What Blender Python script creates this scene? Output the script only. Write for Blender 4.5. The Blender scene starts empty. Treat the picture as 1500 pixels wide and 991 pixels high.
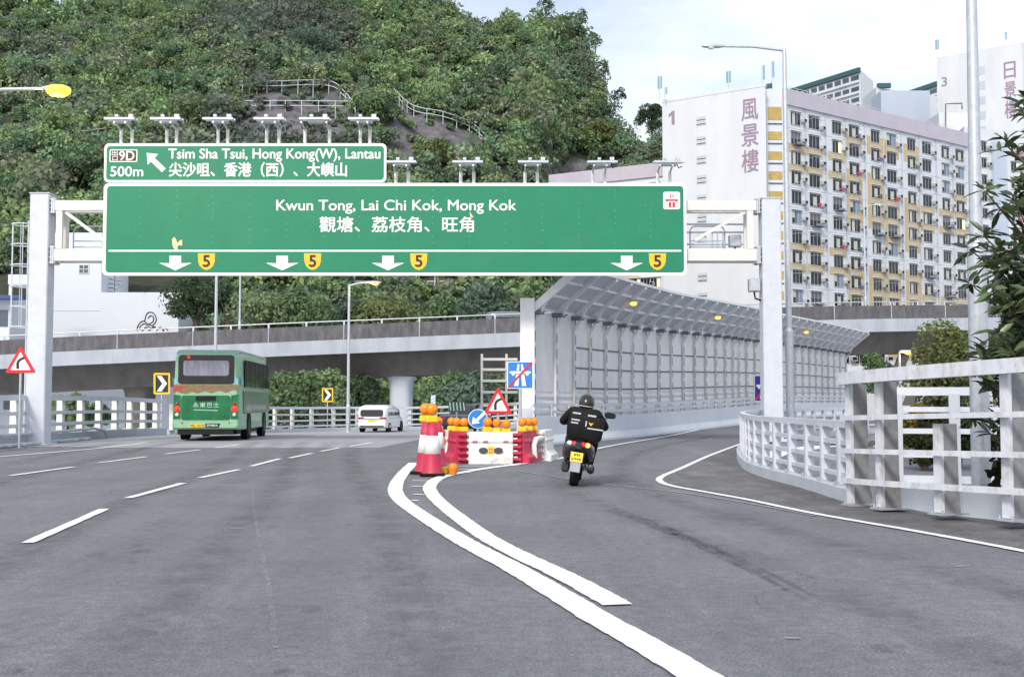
import bpy, math, random
import numpy as np
from mathutils import Vector, Matrix
random.seed(7); RNG = np.random.default_rng(11)
SC = bpy.context.scene; COL = SC.collection
R = math.radians
# ------------------------------------------------------------------ camera, sky, sun, exposure
F = 1700.0; PITCH = math.atan(92.5/F); EYE = Vector((0, 0, 1.4))
cam = bpy.data.cameras.new('camera'); cam.sensor_width = 36; cam.sensor_fit = 'HORIZONTAL'
cam.lens = 36*F/1500; cam.clip_start = 0.1; cam.clip_end = 6000
camo = bpy.data.objects.new('camera', cam); COL.objects.link(camo)
camo.location = EYE; camo.rotation_euler = (R(90)+PITCH, 0, 0); SC.camera = camo
SUN_EL, SUN_AZ = R(38), R(200)
w = bpy.data.worlds.new('World'); SC.world = w; w.use_nodes = True
nt = w.node_tree; nt.nodes.clear()
out = nt.nodes.new('ShaderNodeOutputWorld'); bg = nt.nodes.new('ShaderNodeBackground')
sky = nt.nodes.new('ShaderNodeTexSky'); sky.sky_type = 'NISHITA'; sky.sun_disc = False
sky.sun_elevation = SUN_EL; sky.sun_rotation = SUN_AZ; sky.air_density = 1.0; sky.dust_density = 3.0
tc = nt.nodes.new('ShaderNodeTexCoord'); mp = nt.nodes.new('ShaderNodeMapping'); mp.inputs['Scale'].default_value = (1, 1, 3.2)
nz = nt.nodes.new('ShaderNodeTexNoise'); nz.inputs['Scale'].default_value = 2.6; nz.inputs['Detail'].default_value = 7; nz.inputs['Roughness'].default_value = 0.55
cr = nt.nodes.new('ShaderNodeValToRGB'); cr.color_ramp.elements[0].position = 0.36; cr.color_ramp.elements[1].position = 0.62
cr.color_ramp.elements[0].color = (0.38, 0.38, 0.38, 1); cr.color_ramp.elements[1].color = (0.97, 0.97, 0.97, 1)
mx = nt.nodes.new('ShaderNodeMix'); mx.data_type = 'RGBA'
mx.inputs['B'].default_value = (7.4, 7.9, 8.7, 1)
nt.links.new(tc.outputs['Generated'], mp.inputs['Vector']); nt.links.new(mp.outputs['Vector'], nz.inputs['Vector'])
nt.links.new(nz.outputs['Fac'], cr.inputs['Fac']); nt.links.new(cr.outputs['Color'], mx.inputs['Factor'])
nt.links.new(sky.outputs['Color'], mx.inputs['A']); nt.links.new(mx.outputs['Result'], bg.inputs['Color'])
bg.inputs['Strength'].default_value = 0.085; nt.links.new(bg.outputs['Background'], out.inputs['Surface'])
sl = bpy.data.lights.new('sun', 'SUN'); sl.energy = 1.5; sl.angle = R(11); sl.color = (1, 0.94, 0.86)
so = bpy.data.objects.new('sun', sl); COL.objects.link(so)
_d = Vector((math.sin(SUN_AZ)*math.cos(SUN_EL), math.cos(SUN_AZ)*math.cos(SUN_EL), math.sin(SUN_EL)))
so.rotation_euler = _d.to_track_quat('Z', 'Y').to_euler(); so.location = (0, -20, 60)
SC.view_settings.view_transform = 'Standard'; SC.view_settings.look = 'None'
SC.view_settings.exposure = 0.92; SC.view_settings.gamma = 1; SC.view_settings.use_curve_mapping = False
SC.cycles.max_bounces = 5; SC.cycles.diffuse_bounces = 3; SC.cycles.glossy_bounces = 2; SC.cycles.transmission_bounces = 3
SC.cycles.use_denoising = True
# ------------------------------------------------------------------ where a photographed point stands
_c, _s = math.cos(PITCH), math.sin(PITCH)
def ray(px, py):
    x = (px-750)/F; y = (495.5-py)/F
    return Vector((x, _c - y*_s, _s + y*_c))
def P(px, py, Y): d = ray(px, py); return EYE + d*(Y/d.y)
def G(px, py, z=0.0): d = ray(px, py); return EYE + d*((z-EYE.z)/d.z)
def project(p):
    q = np.asarray(p, float) - np.array(EYE); f = q[..., 1]*_c + q[..., 2]*_s; u = -q[..., 1]*_s + q[..., 2]*_c
    return 750 + F*q[..., 0]/f, 495.5 - F*u/f
def sstep(a, b, x):
    t = np.clip((np.asarray(x, float)-a)/(b-a), 0, 1); return t*t*(3-2*t)
def gz(x, y):      # road level: dips away on the left, climbs on the ramp to the right
    return -0.5*sstep(44, 75, y)*(1-sstep(-3, 3, x)) + 0.45*sstep(42, 74, y)*sstep(2, 8, x)
# ------------------------------------------------------------------ materials
MC = {}
def mat(name, col, rough=0.6, metal=0.0, var=0.12, scale=6.0, bump=0.0, emit=0.0, dirt=None, dirtamt=0.5, stretch=1.0, coat=0.0, spec=0.5):
    if name in MC: return MC[name]
    m = bpy.data.materials.new(name); m.use_nodes = True; t = m.node_tree; b = t.nodes['Principled BSDF']
    b.inputs['Roughness'].default_value = rough; b.inputs['Metallic'].default_value = metal
    b.inputs['Specular IOR Level'].default_value = spec
    if coat: b.inputs['Coat Weight'].default_value = coat; b.inputs['Coat Roughness'].default_value = 0.08
    tcn = t.nodes.new('ShaderNodeTexCoord'); mpn = t.nodes.new('ShaderNodeMapping'); mpn.inputs['Scale'].default_value = (1, 1, stretch)
    t.links.new(tcn.outputs['Object'], mpn.inputs['Vector'])
    n = t.nodes.new('ShaderNodeTexNoise'); n.inputs['Scale'].default_value = scale; n.inputs['Detail'].default_value = 6; n.inputs['Roughness'].default_value = 0.65
    t.links.new(mpn.outputs['Vector'], n.inputs['Vector'])
    mr = t.nodes.new('ShaderNodeMapRange'); mr.inputs['From Min'].default_value = 0.3; mr.inputs['From Max'].default_value = 0.7
    mr.inputs['To Min'].default_value = 1-var; mr.inputs['To Max'].default_value = 1+var
    t.links.new(n.outputs['Fac'], mr.inputs['Value'])
    hs = t.nodes.new('ShaderNodeHueSaturation'); hs.inputs['Color'].default_value = (*col, 1)
    t.links.new(mr.outputs['Result'], hs.inputs['Value']); src = hs.outputs['Color']
    if dirt:
        n2 = t.nodes.new('ShaderNodeTexNoise'); n2.inputs['Scale'].default_value = scale*0.45; n2.inputs['Detail'].default_value = 8; n2.inputs['Roughness'].default_value = 0.7
        t.links.new(mpn.outputs['Vector'], n2.inputs['Vector'])
        r2 = t.nodes.new('ShaderNodeMapRange'); r2.inputs['From Min'].default_value = 0.52; r2.inputs['From Max'].default_value = 0.75; r2.inputs['To Max'].default_value = dirtamt
        t.links.new(n2.outputs['Fac'], r2.inputs['Value'])
        mi = t.nodes.new('ShaderNodeMix'); mi.data_type = 'RGBA'; mi.inputs['B'].default_value = (*dirt, 1)
        t.links.new(r2.outputs['Result'], mi.inputs['Factor']); t.links.new(src, mi.inputs['A']); src = mi.outputs['Result']
    t.links.new(src, b.inputs['Base Color'])
    if bump:
        bn = t.nodes.new('ShaderNodeBump'); bn.inputs['Strength'].default_value = bump; bn.inputs['Distance'].default_value = 0.02
        t.links.new(n.outputs['Fac'], bn.inputs['Height']); t.links.new(bn.outputs['Normal'], b.inputs['Normal'])
    if emit:
        b.inputs['Emission Color'].default_value = (*col, 1); b.inputs['Emission Strength'].default_value = emit
    MC[name] = m; return m
def leafmat(name, col=(0.06, 0.1, 0.04), attr=None, gloss=0.0):
    m = bpy.data.materials.new(name); m.use_nodes = True; t = m.node_tree; t.nodes.clear()
    o = t.nodes.new('ShaderNodeOutputMaterial'); d = t.nodes.new('ShaderNodeBsdfDiffuse'); tr = t.nodes.new('ShaderNodeBsdfTranslucent')
    ms = t.nodes.new('ShaderNodeMixShader'); ms.inputs[0].default_value = 0.32
    if attr:
        a = t.nodes.new('ShaderNodeAttribute'); a.attribute_name = attr; c = a.outputs['Color']
    else:
        tcn = t.nodes.new('ShaderNodeTexCoord'); n = t.nodes.new('ShaderNodeTexNoise'); n.inputs['Scale'].default_value = 1.3; n.inputs['Detail'].default_value = 5
        t.links.new(tcn.outputs['Object'], n.inputs['Vector'])
        mr = t.nodes.new('ShaderNodeMapRange'); mr.inputs['From Min'].default_value = .3; mr.inputs['From Max'].default_value = .7; mr.inputs['To Min'].default_value = .6; mr.inputs['To Max'].default_value = 1.5
        t.links.new(n.outputs['Fac'], mr.inputs['Value'])
        h = t.nodes.new('ShaderNodeHueSaturation'); h.inputs['Color'].default_value = (*col, 1); t.links.new(mr.outputs['Result'], h.inputs['Value']); c = h.outputs['Color']
    t.links.new(c, d.inputs['Color']); t.links.new(c, tr.inputs['Color'])
    t.links.new(d.outputs[0], ms.inputs[1]); t.links.new(tr.outputs[0], ms.inputs[2])
    if gloss:
        g = t.nodes.new('ShaderNodeBsdfGlossy'); g.inputs['Roughness'].default_value = 0.35; m2 = t.nodes.new('ShaderNodeMixShader'); m2.inputs[0].default_value = gloss
        t.links.new(ms.outputs[0], m2.inputs[1]); t.links.new(g.outputs[0], m2.inputs[2]); t.links.new(m2.outputs[0], o.inputs[0])
    else: t.links.new(ms.outputs[0], o.inputs[0])
    return m
WHITE = mat('white painted steel', (0.56, 0.59, 0.65), 0.45, var=0.06, scale=3, dirt=(0.33, 0.32, 0.32), dirtamt=0.35)
CREAM = mat('cream painted steel', (0.68, 0.67, 0.63), 0.5, var=0.05, scale=3, dirt=(0.4, 0.36, 0.28), dirtamt=0.35)
GALV = mat('galvanised steel', (0.5, 0.53, 0.57), 0.42, 0.5, var=0.15, scale=9)
POSTGREY = mat('weathered post paint', (0.23, 0.235, 0.25), 0.7, var=0.22, scale=7, dirt=(0.13, 0.11, 0.08), dirtamt=0.7, bump=0.15)
CONC = mat('concrete', (0.42, 0.42, 0.42), 0.85, var=0.15, scale=1.5, bump=0.2, dirt=(0.15, 0.14, 0.13), dirtamt=0.5, stretch=0.4)
CONCL = mat('pale concrete', (0.47, 0.5, 0.55), 0.8, var=0.08, scale=1.2, dirt=(0.3, 0.3, 0.3), dirtamt=0.3)
CONCD = mat('sooty concrete', (0.105, 0.1, 0.108), 0.9, var=0.4, scale=2.2, bump=0.2, stretch=0.35)
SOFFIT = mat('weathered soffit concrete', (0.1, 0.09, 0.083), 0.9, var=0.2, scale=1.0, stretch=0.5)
BLACK = mat('black plastic', (0.012, 0.012, 0.013), 0.5, var=0.2, spec=.25)
RUBBER = mat('tyre rubber', (0.012, 0.012, 0.012), 0.9, var=0.2, spec=.2)
GLASS = mat('dark window glass', (0.012, 0.015, 0.018), 0.06, var=0.4, scale=2, spec=0.5)
CHROME = mat('chrome', (0.7, 0.7, 0.72), 0.15, 1.0, var=0.05)
GREEN = mat('green sign sheeting', (0.0, 0.2, 0.095), 0.45, var=0.07, scale=1.2, dirt=(0.03, 0.2, 0.11), dirtamt=0.5)
SWHITE = mat('white sign sheeting', (0.86, 0.87, 0.84), 0.5, var=0.04)
SBLACK = mat('black sign sheeting', (0.012, 0.012, 0.014), 0.5, var=0.1)
SYEL = mat('yellow sign sheeting', (0.85, 0.5, 0.02), 0.5, var=0.06)
SRED = mat('red sign sheeting', (0.62, 0.02, 0.03), 0.45, var=0.08)
SBLUE = mat('blue sign sheeting', (0.02, 0.2, 0.6), 0.45, var=0.08)
SNAVY = mat('navy sign sheeting', (0.03, 0.02, 0.3), 0.45, var=0.08)
BROWN = mat('brown sign sheeting', (0.07, 0.03, 0.015), 0.5, var=0.08)
PATCH = mat('peeled sheeting', (0.75, 0.62, 0.35), 0.7, var=0.2)
REDPL = mat('red barrier plastic', (0.5, 0.02, 0.07), 0.5, var=0.15, scale=4, dirt=(0.2, 0.09, 0.08), dirtamt=0.9)
WHPL = mat('white barrier plastic', (0.78, 0.78, 0.75), 0.5, var=0.06, scale=4, dirt=(0.26, 0.23, 0.19), dirtamt=0.85)
YELPL = mat('yellow plastic', (0.85, 0.55, 0.02), 0.45, var=0.08)
AMBER = mat('amber lens', (0.85, 0.24, 0.01), 0.25, var=0.25, scale=20, emit=0.06)
LAMPGLOW = mat('lit sodium lamp', (1.0, 0.38, 0.03), 0.3, var=0.0, emit=2.2)
TAILGLOW = mat('lit tail lamp', (1.0, 0.012, 0.006), 0.3, var=0.0, emit=1.5)
TAILRED = mat('red lamp lens', (0.45, 0.01, 0.01), 0.15, var=0.05)
CLEARLENS = mat('clear lamp lens', (0.7, 0.7, 0.7), 0.1, var=0.05)
BARK = mat('bark', (0.12, 0.09, 0.065), 0.9, var=0.3, scale=8, bump=0.4)
# ------------------------------------------------------------------ mesh collector and object helpers
class MB:
    def __init__(s): s.v = []; s.f = []; s.m = []; s.s = []
    def add(s, vs, fs, m=0, smooth=False):
        o = len(s.v); s.v += [tuple(v) for v in vs]
        for f in fs: s.f.append(tuple(i+o for i in f)); s.m.append(m); s.s.append(smooth)
    def box(s, c, size, m=0, rot=None, ch=0.0):
        hx, hy, hz = size[0]/2, size[1]/2, size[2]/2; M = rot if rot is not None else Matrix.Identity(3); c = Vector(c)
        if ch <= 0:
            vs = [c + M @ Vector((x*hx, y*hy, z*hz)) for z in (-1, 1) for y in (-1, 1) for x in (-1, 1)]
            s.add(vs, [(0, 2, 3, 1), (4, 5, 7, 6), (0, 1, 5, 4), (2, 6, 7, 3), (0, 4, 6, 2), (1, 3, 7, 5)], m)
        else:   # chamfered box
            ch = min(ch, hx*.9, hy*.9, hz*.9); vs = []; idx = {}
            for sx in (-1, 1):
                for sy in (-1, 1):
                    for sz in (-1, 1):
                        for ax in range(3):
                            q = [sx*(hx-ch), sy*(hy-ch), sz*(hz-ch)]; q[ax] += (sx, sy, sz)[ax]*ch
                            idx[(sx, sy, sz, ax)] = len(vs); vs.append(c + M @ Vector(q))
            fs = []
            for ax in range(3):
                o1, o2 = [a for a in range(3) if a != ax]
                for sg in (-1, 1):
                    q = []
                    for a, b in ((-1, -1), (1, -1), (1, 1), (-1, 1)):
                        k = [0, 0, 0]; k[ax] = sg; k[o1] = a; k[o2] = b; q.append(idx[(*k, ax)])
                    fs.append(q if (sg > 0) == (ax != 1) else q[::-1])
            for ax in range(3):     # edges parallel to ax
                o1, o2 = [a for a in range(3) if a != ax]
                for a in (-1, 1):
                    for b in (-1, 1):
                        k0 = [0]*3; k1 = [0]*3; k0[ax] = -1; k1[ax] = 1; k0[o1] = k1[o1] = a; k0[o2] = k1[o2] = b
                        fs.append((idx[(*k0, o1)], idx[(*k1, o1)], idx[(*k1, o2)], idx[(*k0, o2)]))
            for sx in (-1, 1):
                for sy in (-1, 1):
                    for sz in (-1, 1): fs.append(tuple(idx[(sx, sy, sz, a)] for a in range(3)))
            s.add(vs, fs, m)
    def bar(s, a, b, w, h, m=0, up=(0, 0, 1), ch=0.0):
        a = Vector(a); b = Vector(b); d = b-a; L = d.length
        if L < 1e-6: return
        d /= L; u = Vector(up)
        if abs(d.dot(u)) > 0.99: u = Vector((0, 1, 0))
        x = d.cross(u).normalized(); z = x.cross(d).normalized()
        M = Matrix((x, d, z)).transposed(); s.box((a+b)/2, (w, L, h), m, M, ch)
    def tube(s, pts, r, n=8, m=0, cap=True, smooth=True):
        pts = [Vector(p) for p in pts]; k = len(pts); rs = r if isinstance(r, (list, tuple)) else [r]*k
        vs = []; ref = None
        for i, p in enumerate(pts):
            d = (pts[min(i+1, k-1)]-pts[max(i-1, 0)]).normalized()
            if ref is None: ref = d.orthogonal().normalized()
            x = (ref - d*ref.dot(d))
            x = x.normalized() if x.length > 1e-5 else d.orthogonal().normalized(); ref = x; y = d.cross(x)
            for j in range(n):
                a = 2*math.pi*j/n; vs.append(p + (x*math.cos(a)+y*math.sin(a))*rs[i])
        fs = [(i*n+j, i*n+(j+1) % n, (i+1)*n+(j+1) % n, (i+1)*n+j) for i in range(k-1) for j in range(n)]
        s.add(vs, fs, m, smooth)
        if cap: s.add(vs[:n], [tuple(range(n))[::-1]], m); s.add(vs[-n:], [tuple(range(n))], m)
    def lathe(s, prof, o=(0, 0, 0), n=20, m=0, M=None, smooth=True):
        o = Vector(o); M = M if M is not None else Matrix.Identity(3); vs = []; k = len(prof)
        for r, z in prof:
            for j in range(n): a = 2*math.pi*j/n; vs.append(o + M @ Vector((r*math.cos(a), r*math.sin(a), z)))
        fs = [(i*n+j, i*n+(j+1) % n, (i+1)*n+(j+1) % n, (i+1)*n+j) for i in range(k-1) for j in range(n)]
        s.add(vs, fs, m, smooth)
    def loft(s, secs, m=0, caps=True, closed=True, smooth=True):
        n = len(secs[0]); vs = [p for q in secs for p in q]; jn = n if closed else n-1
        fs = [(i*n+j, i*n+(j+1) % n, (i+1)*n+(j+1) % n, (i+1)*n+j) for i in range(len(secs)-1) for j in range(jn)]
        s.add(vs, fs, m, smooth)
        if caps: s.add(secs[0], [tuple(range(n))[::-1]], m); s.add(secs[-1], [tuple(range(n))], m)
    def prism(s, poly, O, U, V, depth, m=0, mside=None):   # poly in (u,v); extruded from O plane along U x V by depth
        O, U, V = Vector(O), Vector(U), Vector(V); N = U.cross(V).normalized(); n = len(poly)
        a = [O+U*u+V*v for u, v in poly]; b = [p+N*depth for p in a]
        s.add(b, [tuple(range(n))], m)
        if abs(depth) > 1e-6:
            s.add(a, [tuple(range(n))[::-1]], m if mside is None else mside)
            s.add(a+b, [(i, (i+1) % n, n+(i+1) % n, n+i) for i in range(n)], m if mside is None else mside)
    def text(s, body, O, U, V, w, h, m=0, offset=0.0, space=1.0, line=1.0, align='LEFT', bold=0.0):
        bold = bold or min(offset*1.1, .03); offset = 0.0
        c = bpy.data.curves.new('lettering', 'FONT'); c.body = body; c.offset = offset; c.space_character = space; c.space_line = line; c.align_x = align; c.resolution_u = 4
        o = bpy.data.objects.new('lettering', c); COL.objects.link(o)
        dg = bpy.context.evaluated_depsgraph_get(); dg.update()
        me = bpy.data.meshes.new_from_object(o.evaluated_get(dg))
        vs = [v.co.copy() for v in me.vertices]; fs = [tuple(p.vertices) for p in me.polygons]
        bpy.data.objects.remove(o); bpy.data.curves.remove(c); bpy.data.meshes.remove(me)
        if not vs: return
        x0 = min(v.x for v in vs); x1 = max(v.x for v in vs); y0 = min(v.y for v in vs); y1 = max(v.y for v in vs)
        O, U, V = Vector(O), Vector(U), Vector(V)
        N = U.cross(V).normalized()
        for dx, dy, dn in (((0, 0, 0),) if bold == 0 else ((-bold, 0, 0), (bold, 0, .0015), (0, bold, .003), (0, -bold, .0045))):
            s.add([O + U*((v.x-x0)/(x1-x0)*w+dx*h) + V*((v.y-y0)/(y1-y0)*h+dy*h) + N*dn for v in vs], fs, m)
    def build(s, name, mats, parent=None, kind=None):
        me = bpy.data.meshes.new(name); org = ORG.get(parent.name) if parent else None
        vs = s.v if org is None else [(v[0]-org[0], v[1]-org[1], v[2]-org[2]) for v in s.v]
        me.from_pydata(vs, [], s.f)
        for m in (mats if isinstance(mats, (list, tuple)) else [mats]): me.materials.append(m)
        me.polygons.foreach_set('material_index', s.m); me.polygons.foreach_set('use_smooth', s.s); me.update()
        o = bpy.data.objects.new(name, me); COL.objects.link(o)
        if parent: o.parent = parent; 
        if org is not None: ORG[o.name] = org
        if kind: o['kind'] = kind
        return o
ORG = {}
def tag(o, label, cat, group=None):
    o['label'] = label; o['category'] = cat
    if group: o['group'] = group
    return o
def thing(name, label, cat, loc=(0, 0, 0), rot=None, group=None, world=False):
    o = bpy.data.objects.new(name, None); COL.objects.link(o); o.location = loc; o.empty_display_size = 0.3
    if rot: o.rotation_euler = rot
    if world: ORG[o.name] = tuple(loc)
    return tag(o, label, cat, group)
def struct(name, mb, m): return mb.build(name, m, None, 'structure')
def dup(root, loc, rot=None, label=None, scale=None):
    def cp(o, par):
        c = o.copy(); COL.objects.link(c)
        if par: c.parent = par
        for k in list(o.children): cp(k, c)
        return c
    r = cp(root, None); r.location = loc
    if rot is not None: r.rotation_euler = rot
    if scale: r.scale = (scale,)*3
    if label: r['label'] = label
    return r
def catmull(pts, step):
    pts = [Vector(p) for p in pts]; P4 = [pts[0]*2-pts[1]] + pts + [pts[-1]*2-pts[-2]]; o = []
    for i in range(1, len(P4)-2):
        a, b, c, d = P4[i-1:i+3]; n = max(2, int((c-b).length/step*3))
        for k in range(n):
            t = k/n; o.append(0.5*((2*b)+(c-a)*t+(2*a-5*b+4*c-d)*t*t+(3*b-a-3*c+d)*t**3))
    o.append(pts[-1]); return o
def resample(pts, step):
    o = [pts[0].copy()]; acc = 0.0
    for a, b in zip(pts, pts[1:]):
        L = (b-a).length; t = step-acc
        while t <= L: o.append(a.lerp(b, t/L)); t += step
        acc = (acc+L) % step
    return o
def curve(pts, step): return resample(catmull(pts, step/4), step)
def onroad(pts, dz=0.0): return [Vector((p[0], p[1], float(gz(p[0], p[1]))+dz)) for p in pts]
def side(pts, i):
    d = pts[min(i+1, len(pts)-1)]-pts[max(i-1, 0)]; d = Vector((d.x, d.y, 0)).normalized(); return Vector((d.y, -d.x, 0))   # to the right of travel
# ================================================================== SETTING: ground, road, markings
def asphalt(name, base, scale2, patch=0.2, grit=0.35):
    m = bpy.data.materials.new(name); m.use_nodes = True; t = m.node_tree; b = t.nodes['Principled BSDF']; N = t.nodes.new; L = t.links.new
    tcn = N('ShaderNodeTexCoord')
    def noise(sc, det, a, c, fm=.3, to=.7, vec=None):
        n = N('ShaderNodeTexNoise'); n.inputs['Scale'].default_value = sc; n.inputs['Detail'].default_value = det; n.inputs['Roughness'].default_value = .7
        L(vec or tcn.outputs['Object'], n.inputs['Vector']); r = N('ShaderNodeMapRange')
        r.inputs['From Min'].default_value = fm; r.inputs['From Max'].default_value = to; r.inputs['To Min'].default_value = a; r.inputs['To Max'].default_value = c
        L(n.outputs['Fac'], r.inputs['Value']); return r.outputs['Result'], n
    g1, n1 = noise(55, 3, 1-grit, 1+grit, .32, .68); g2, _ = noise(scale2, 6, 1-patch, 1+patch)
    mpn = N('ShaderNodeMapping'); mpn.inputs['Scale'].default_value = (1, .06, 1); L(tcn.outputs['Object'], mpn.inputs['Vector'])
    g3, _ = noise(1.6, 3, 1-patch*.6, 1+patch*.6, .3, .7, mpn.outputs['Vector'])     # wheel tracks run along the road
    def mul(a, c):
        q = N('ShaderNodeMath'); q.operation = 'MULTIPLY'; L(a, q.inputs[0]); L(c, q.inputs[1]); return q.outputs[0]
    g4, _ = noise(9, 4, 1-grit*.45, 1+grit*.45); v = mul(mul(mul(g1, g2), g3), g4)
    vo = N('ShaderNodeTexVoronoi'); vo.inputs['Scale'].default_value = 120; L(tcn.outputs['Object'], vo.inputs['Vector'])
    sp = N('ShaderNodeMapRange'); sp.inputs['From Min'].default_value = 0.0; sp.inputs['From Max'].default_value = 0.25; sp.inputs['To Min'].default_value = 1.35; sp.inputs['To Max'].default_value = 1.0
    L(vo.outputs['Distance'], sp.inputs['Value']); v = mul(v, sp.outputs['Result'])
    h = N('ShaderNodeHueSaturation'); h.inputs['Color'].default_value = (*base, 1); L(v, h.inputs['Value']); L(h.outputs['Color'], b.inputs['Base Color'])
    b.inputs['Roughness'].default_value = .72; b.inputs['Specular IOR Level'].default_value = .35
    bp = N('ShaderNodeBump'); bp.inputs['Strength'].default_value = .35; bp.inputs['Distance'].default_value = .01; L(n1.outputs['Fac'], bp.inputs['Height']); L(bp.outputs['Normal'], b.inputs['Normal'])
    return m
ASPH = asphalt('asphalt', (0.146, 0.147, 0.162), .45, .17, .5)
DECK = asphalt('pale worn bridge surfacing', (0.3, 0.3, 0.32), .3, .14, .25)
SHOULDER = asphalt('gritty shoulder', (0.125, 0.12, 0.122), 1.2, .4, .5)
PAINT = mat('road paint', (0.76, 0.77, 0.78), 0.6, var=0.06, scale=14, dirt=(0.3, 0.3, 0.31), dirtamt=0.45)
WORN = mat('worn road paint', (0.3, 0.3, 0.31), 0.7, var=0.3, scale=9, dirt=(0.17, 0.165, 0.18), dirtamt=0.95)
def film(name, col, cover, scale):     # thin worn film on the road: rubber or sealant that has partly come off
    m = bpy.data.materials.new(name); m.use_nodes = True; t = m.node_tree; b = t.nodes['Principled BSDF']; b.inputs['Base Color'].default_value = (*col, 1); b.inputs['Roughness'].default_value = .75
    tcn = t.nodes.new('ShaderNodeTexCoord'); n = t.nodes.new('ShaderNodeTexNoise'); n.inputs['Scale'].default_value = scale; n.inputs['Detail'].default_value = 8; n.inputs['Roughness'].default_value = .75
    r = t.nodes.new('ShaderNodeMapRange'); r.inputs['From Min'].default_value = .38; r.inputs['From Max'].default_value = .68; r.inputs['To Max'].default_value = cover
    tr = t.nodes.new('ShaderNodeBsdfTransparent'); mx_ = t.nodes.new('ShaderNodeMixShader'); o = t.nodes['Material Output']
    t.links.new(tcn.outputs['Object'], n.inputs['Vector']); t.links.new(n.outputs['Fac'], r.inputs['Value']); t.links.new(r.outputs['Result'], mx_.inputs[0]); t.links.new(tr.outputs[0], mx_.inputs[1]); t.links.new(b.outputs[0], mx_.inputs[2]); t.links.new(mx_.outputs[0], o.inputs['Surface']); return m
SKID = film('worn tyre rubber mark', (.07, .067, .075), .5, 6); SEAM = film('worn paving seam', (.33, .32, .34), .55, 4)
XL = [(-10, -16.3), (30, -16.3), (58, -16.4), (65, -16.0), (72, -14.4), (77, -11.4), (80.5, -6.4), (83, -.4), (85, 7.5), (87, 16)]
XR = [(-10, 18), (8, 8.6), (14.5, 5.2), (16, 5.0), (20, 5.0), (24.5, 5.3), (31, 6.7), (38, 8.3), (42, 10), (47, 14), (52, 19), (60, 29), (75, 45), (87, 60)]
def itp(T, y): return float(np.interp(y, [a for a, _ in T], [b for _, b in T]))
mb = MB(); ys = list(np.arange(-10, 87.1, 1.0)); nx = 40; vs = []; fs = []
for y in ys:
    a, b = itp(XL, y), itp(XR, y)
    for i in range(nx+1): x = a+(b-a)*i/nx; vs.append((x, y, float(gz(x, y))))
for j in range(len(ys)-1):
    for i in range(nx): q = j*(nx+1)+i; fs.append((q, q+1, q+nx+2, q+nx+1))
mb.add(vs, fs, 0, True); e = MB()
ROAD = struct('road', mb, ASPH)
mb = MB(); vs = []; fs = []; ys = list(np.arange(36, 87.1, 1.0)); nx = 24     # paler surfacing of the bridge deck beyond the joint
for y in ys:
    a = itp(XL, y)+.5
    b = min(itp(XR, y)-.5, max(-4.0+(y-36)*.085, a+.4)) if y < 70 else max(a+.4, -1.1+(y-70)*1.4)
    for i in range(nx+1):
        x = a+(b-a)*i/nx; yy = y+(.9*math.sin(x*.22) if y == 36 else 0); vs.append((x, yy, float(gz(x, yy))+.006))
for j in range(len(ys)-1):
    for i in range(nx): q = j*(nx+1)+i; fs.append((q, q+1, q+nx+2, q+nx+1))
mb.add(vs, fs, 0, True); struct('bridge_deck', mb, DECK)
mb = MB(); vs = []; fs = []; ys = list(np.arange(0, 44, .5))
EDGE = [(0, 7.9), (8, 6.2), (10.8, 4.77), (12.4, 4.35), (14.5, 3.8), (17, 3.45), (19.8, 2.75), (20.8, 2.7), (24.5, 3.7), (31, 5.4), (38, 7.5), (44, 11)]
for y in ys:
    a, b = itp(EDGE, y), itp(XR, y)-.02
    for i in range(9): x = a+(b-a)*i/8; vs.append((x, y, float(gz(x, y))+.005+.02*sstep(0, .5, i/8)))
for j in range(len(ys)-1):
    for i in range(8): q = j*9+i; fs.append((q, q+1, q+10, q+9))
mb.add(vs, fs, 0, True); struct('road_shoulder', mb, SHOULDER)
def ribbon(mb, pts, wd, dz=.012, step=.25, jit=0.0):
    pts = catmull(pts, step) if len(pts) > 2 else resample([Vector(p) for p in pts], step)+[Vector(pts[-1])]
    vs = []; n = len(pts)
    for i, p in enumerate(pts):
        d = pts[min(i+1, n-1)]-pts[max(i-1, 0)]; d = Vector((d.x, d.y)); d = d.normalized() if d.length > 1e-6 else Vector((0, 1)); sd = Vector((d.y, -d.x)); ww = wd/2
        j1, j2 = (random.uniform(-jit, jit), random.uniform(-jit, jit))
        for k in (-ww+j1, ww+j2): x, y = p.x+sd.x*k, p.y+sd.y*k; vs.append((x, y, float(gz(x, y))+dz))
    mb.add(vs, [(2*i, 2*i+1, 2*i+3, 2*i+2) for i in range(n-1)])
def gp(l): return [G(*q) for q in l]
def line(px, wd, name='lane_marking', m=None, dz=.012, jit=.006):
    mb = MB(); ribbon(mb, gp(px), wd, dz, jit=jit); o = mb.build(name, m or PAINT, None, 'structure'); o.parent = ROAD; return o
line([(1110, 1050), (1015, 987), (940, 942), (875, 906), (810, 866), (750, 831), (675, 791), (610, 750), (583, 728), (580, 711), (591, 693), (606, 678)], .235, 'gore_line')
line([(905, 887), (830, 846), (750, 808), (700, 779), (650, 741), (632, 722), (631, 710), (650, 698), (700, 688), (750, 681), (818, 672)], .22, 'gore_line')
line([(818, 672), (880, 656), (960, 642), (1050, 630), (1115, 624)], .14, 'edge_line')
line([(1560, 820), (1500, 808), (1350, 780), (1190, 752), (1100, 733), (1040, 722), (985, 712), (967, 705), (970, 698), (1000, 685), (1040, 667), (1085, 650)], .12, 'edge_line')
line([(1195, 756), (1100, 738), (1000, 722), (880, 708), (760, 690)], .05, 'edge_line', WORN, .009, .02)
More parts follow.
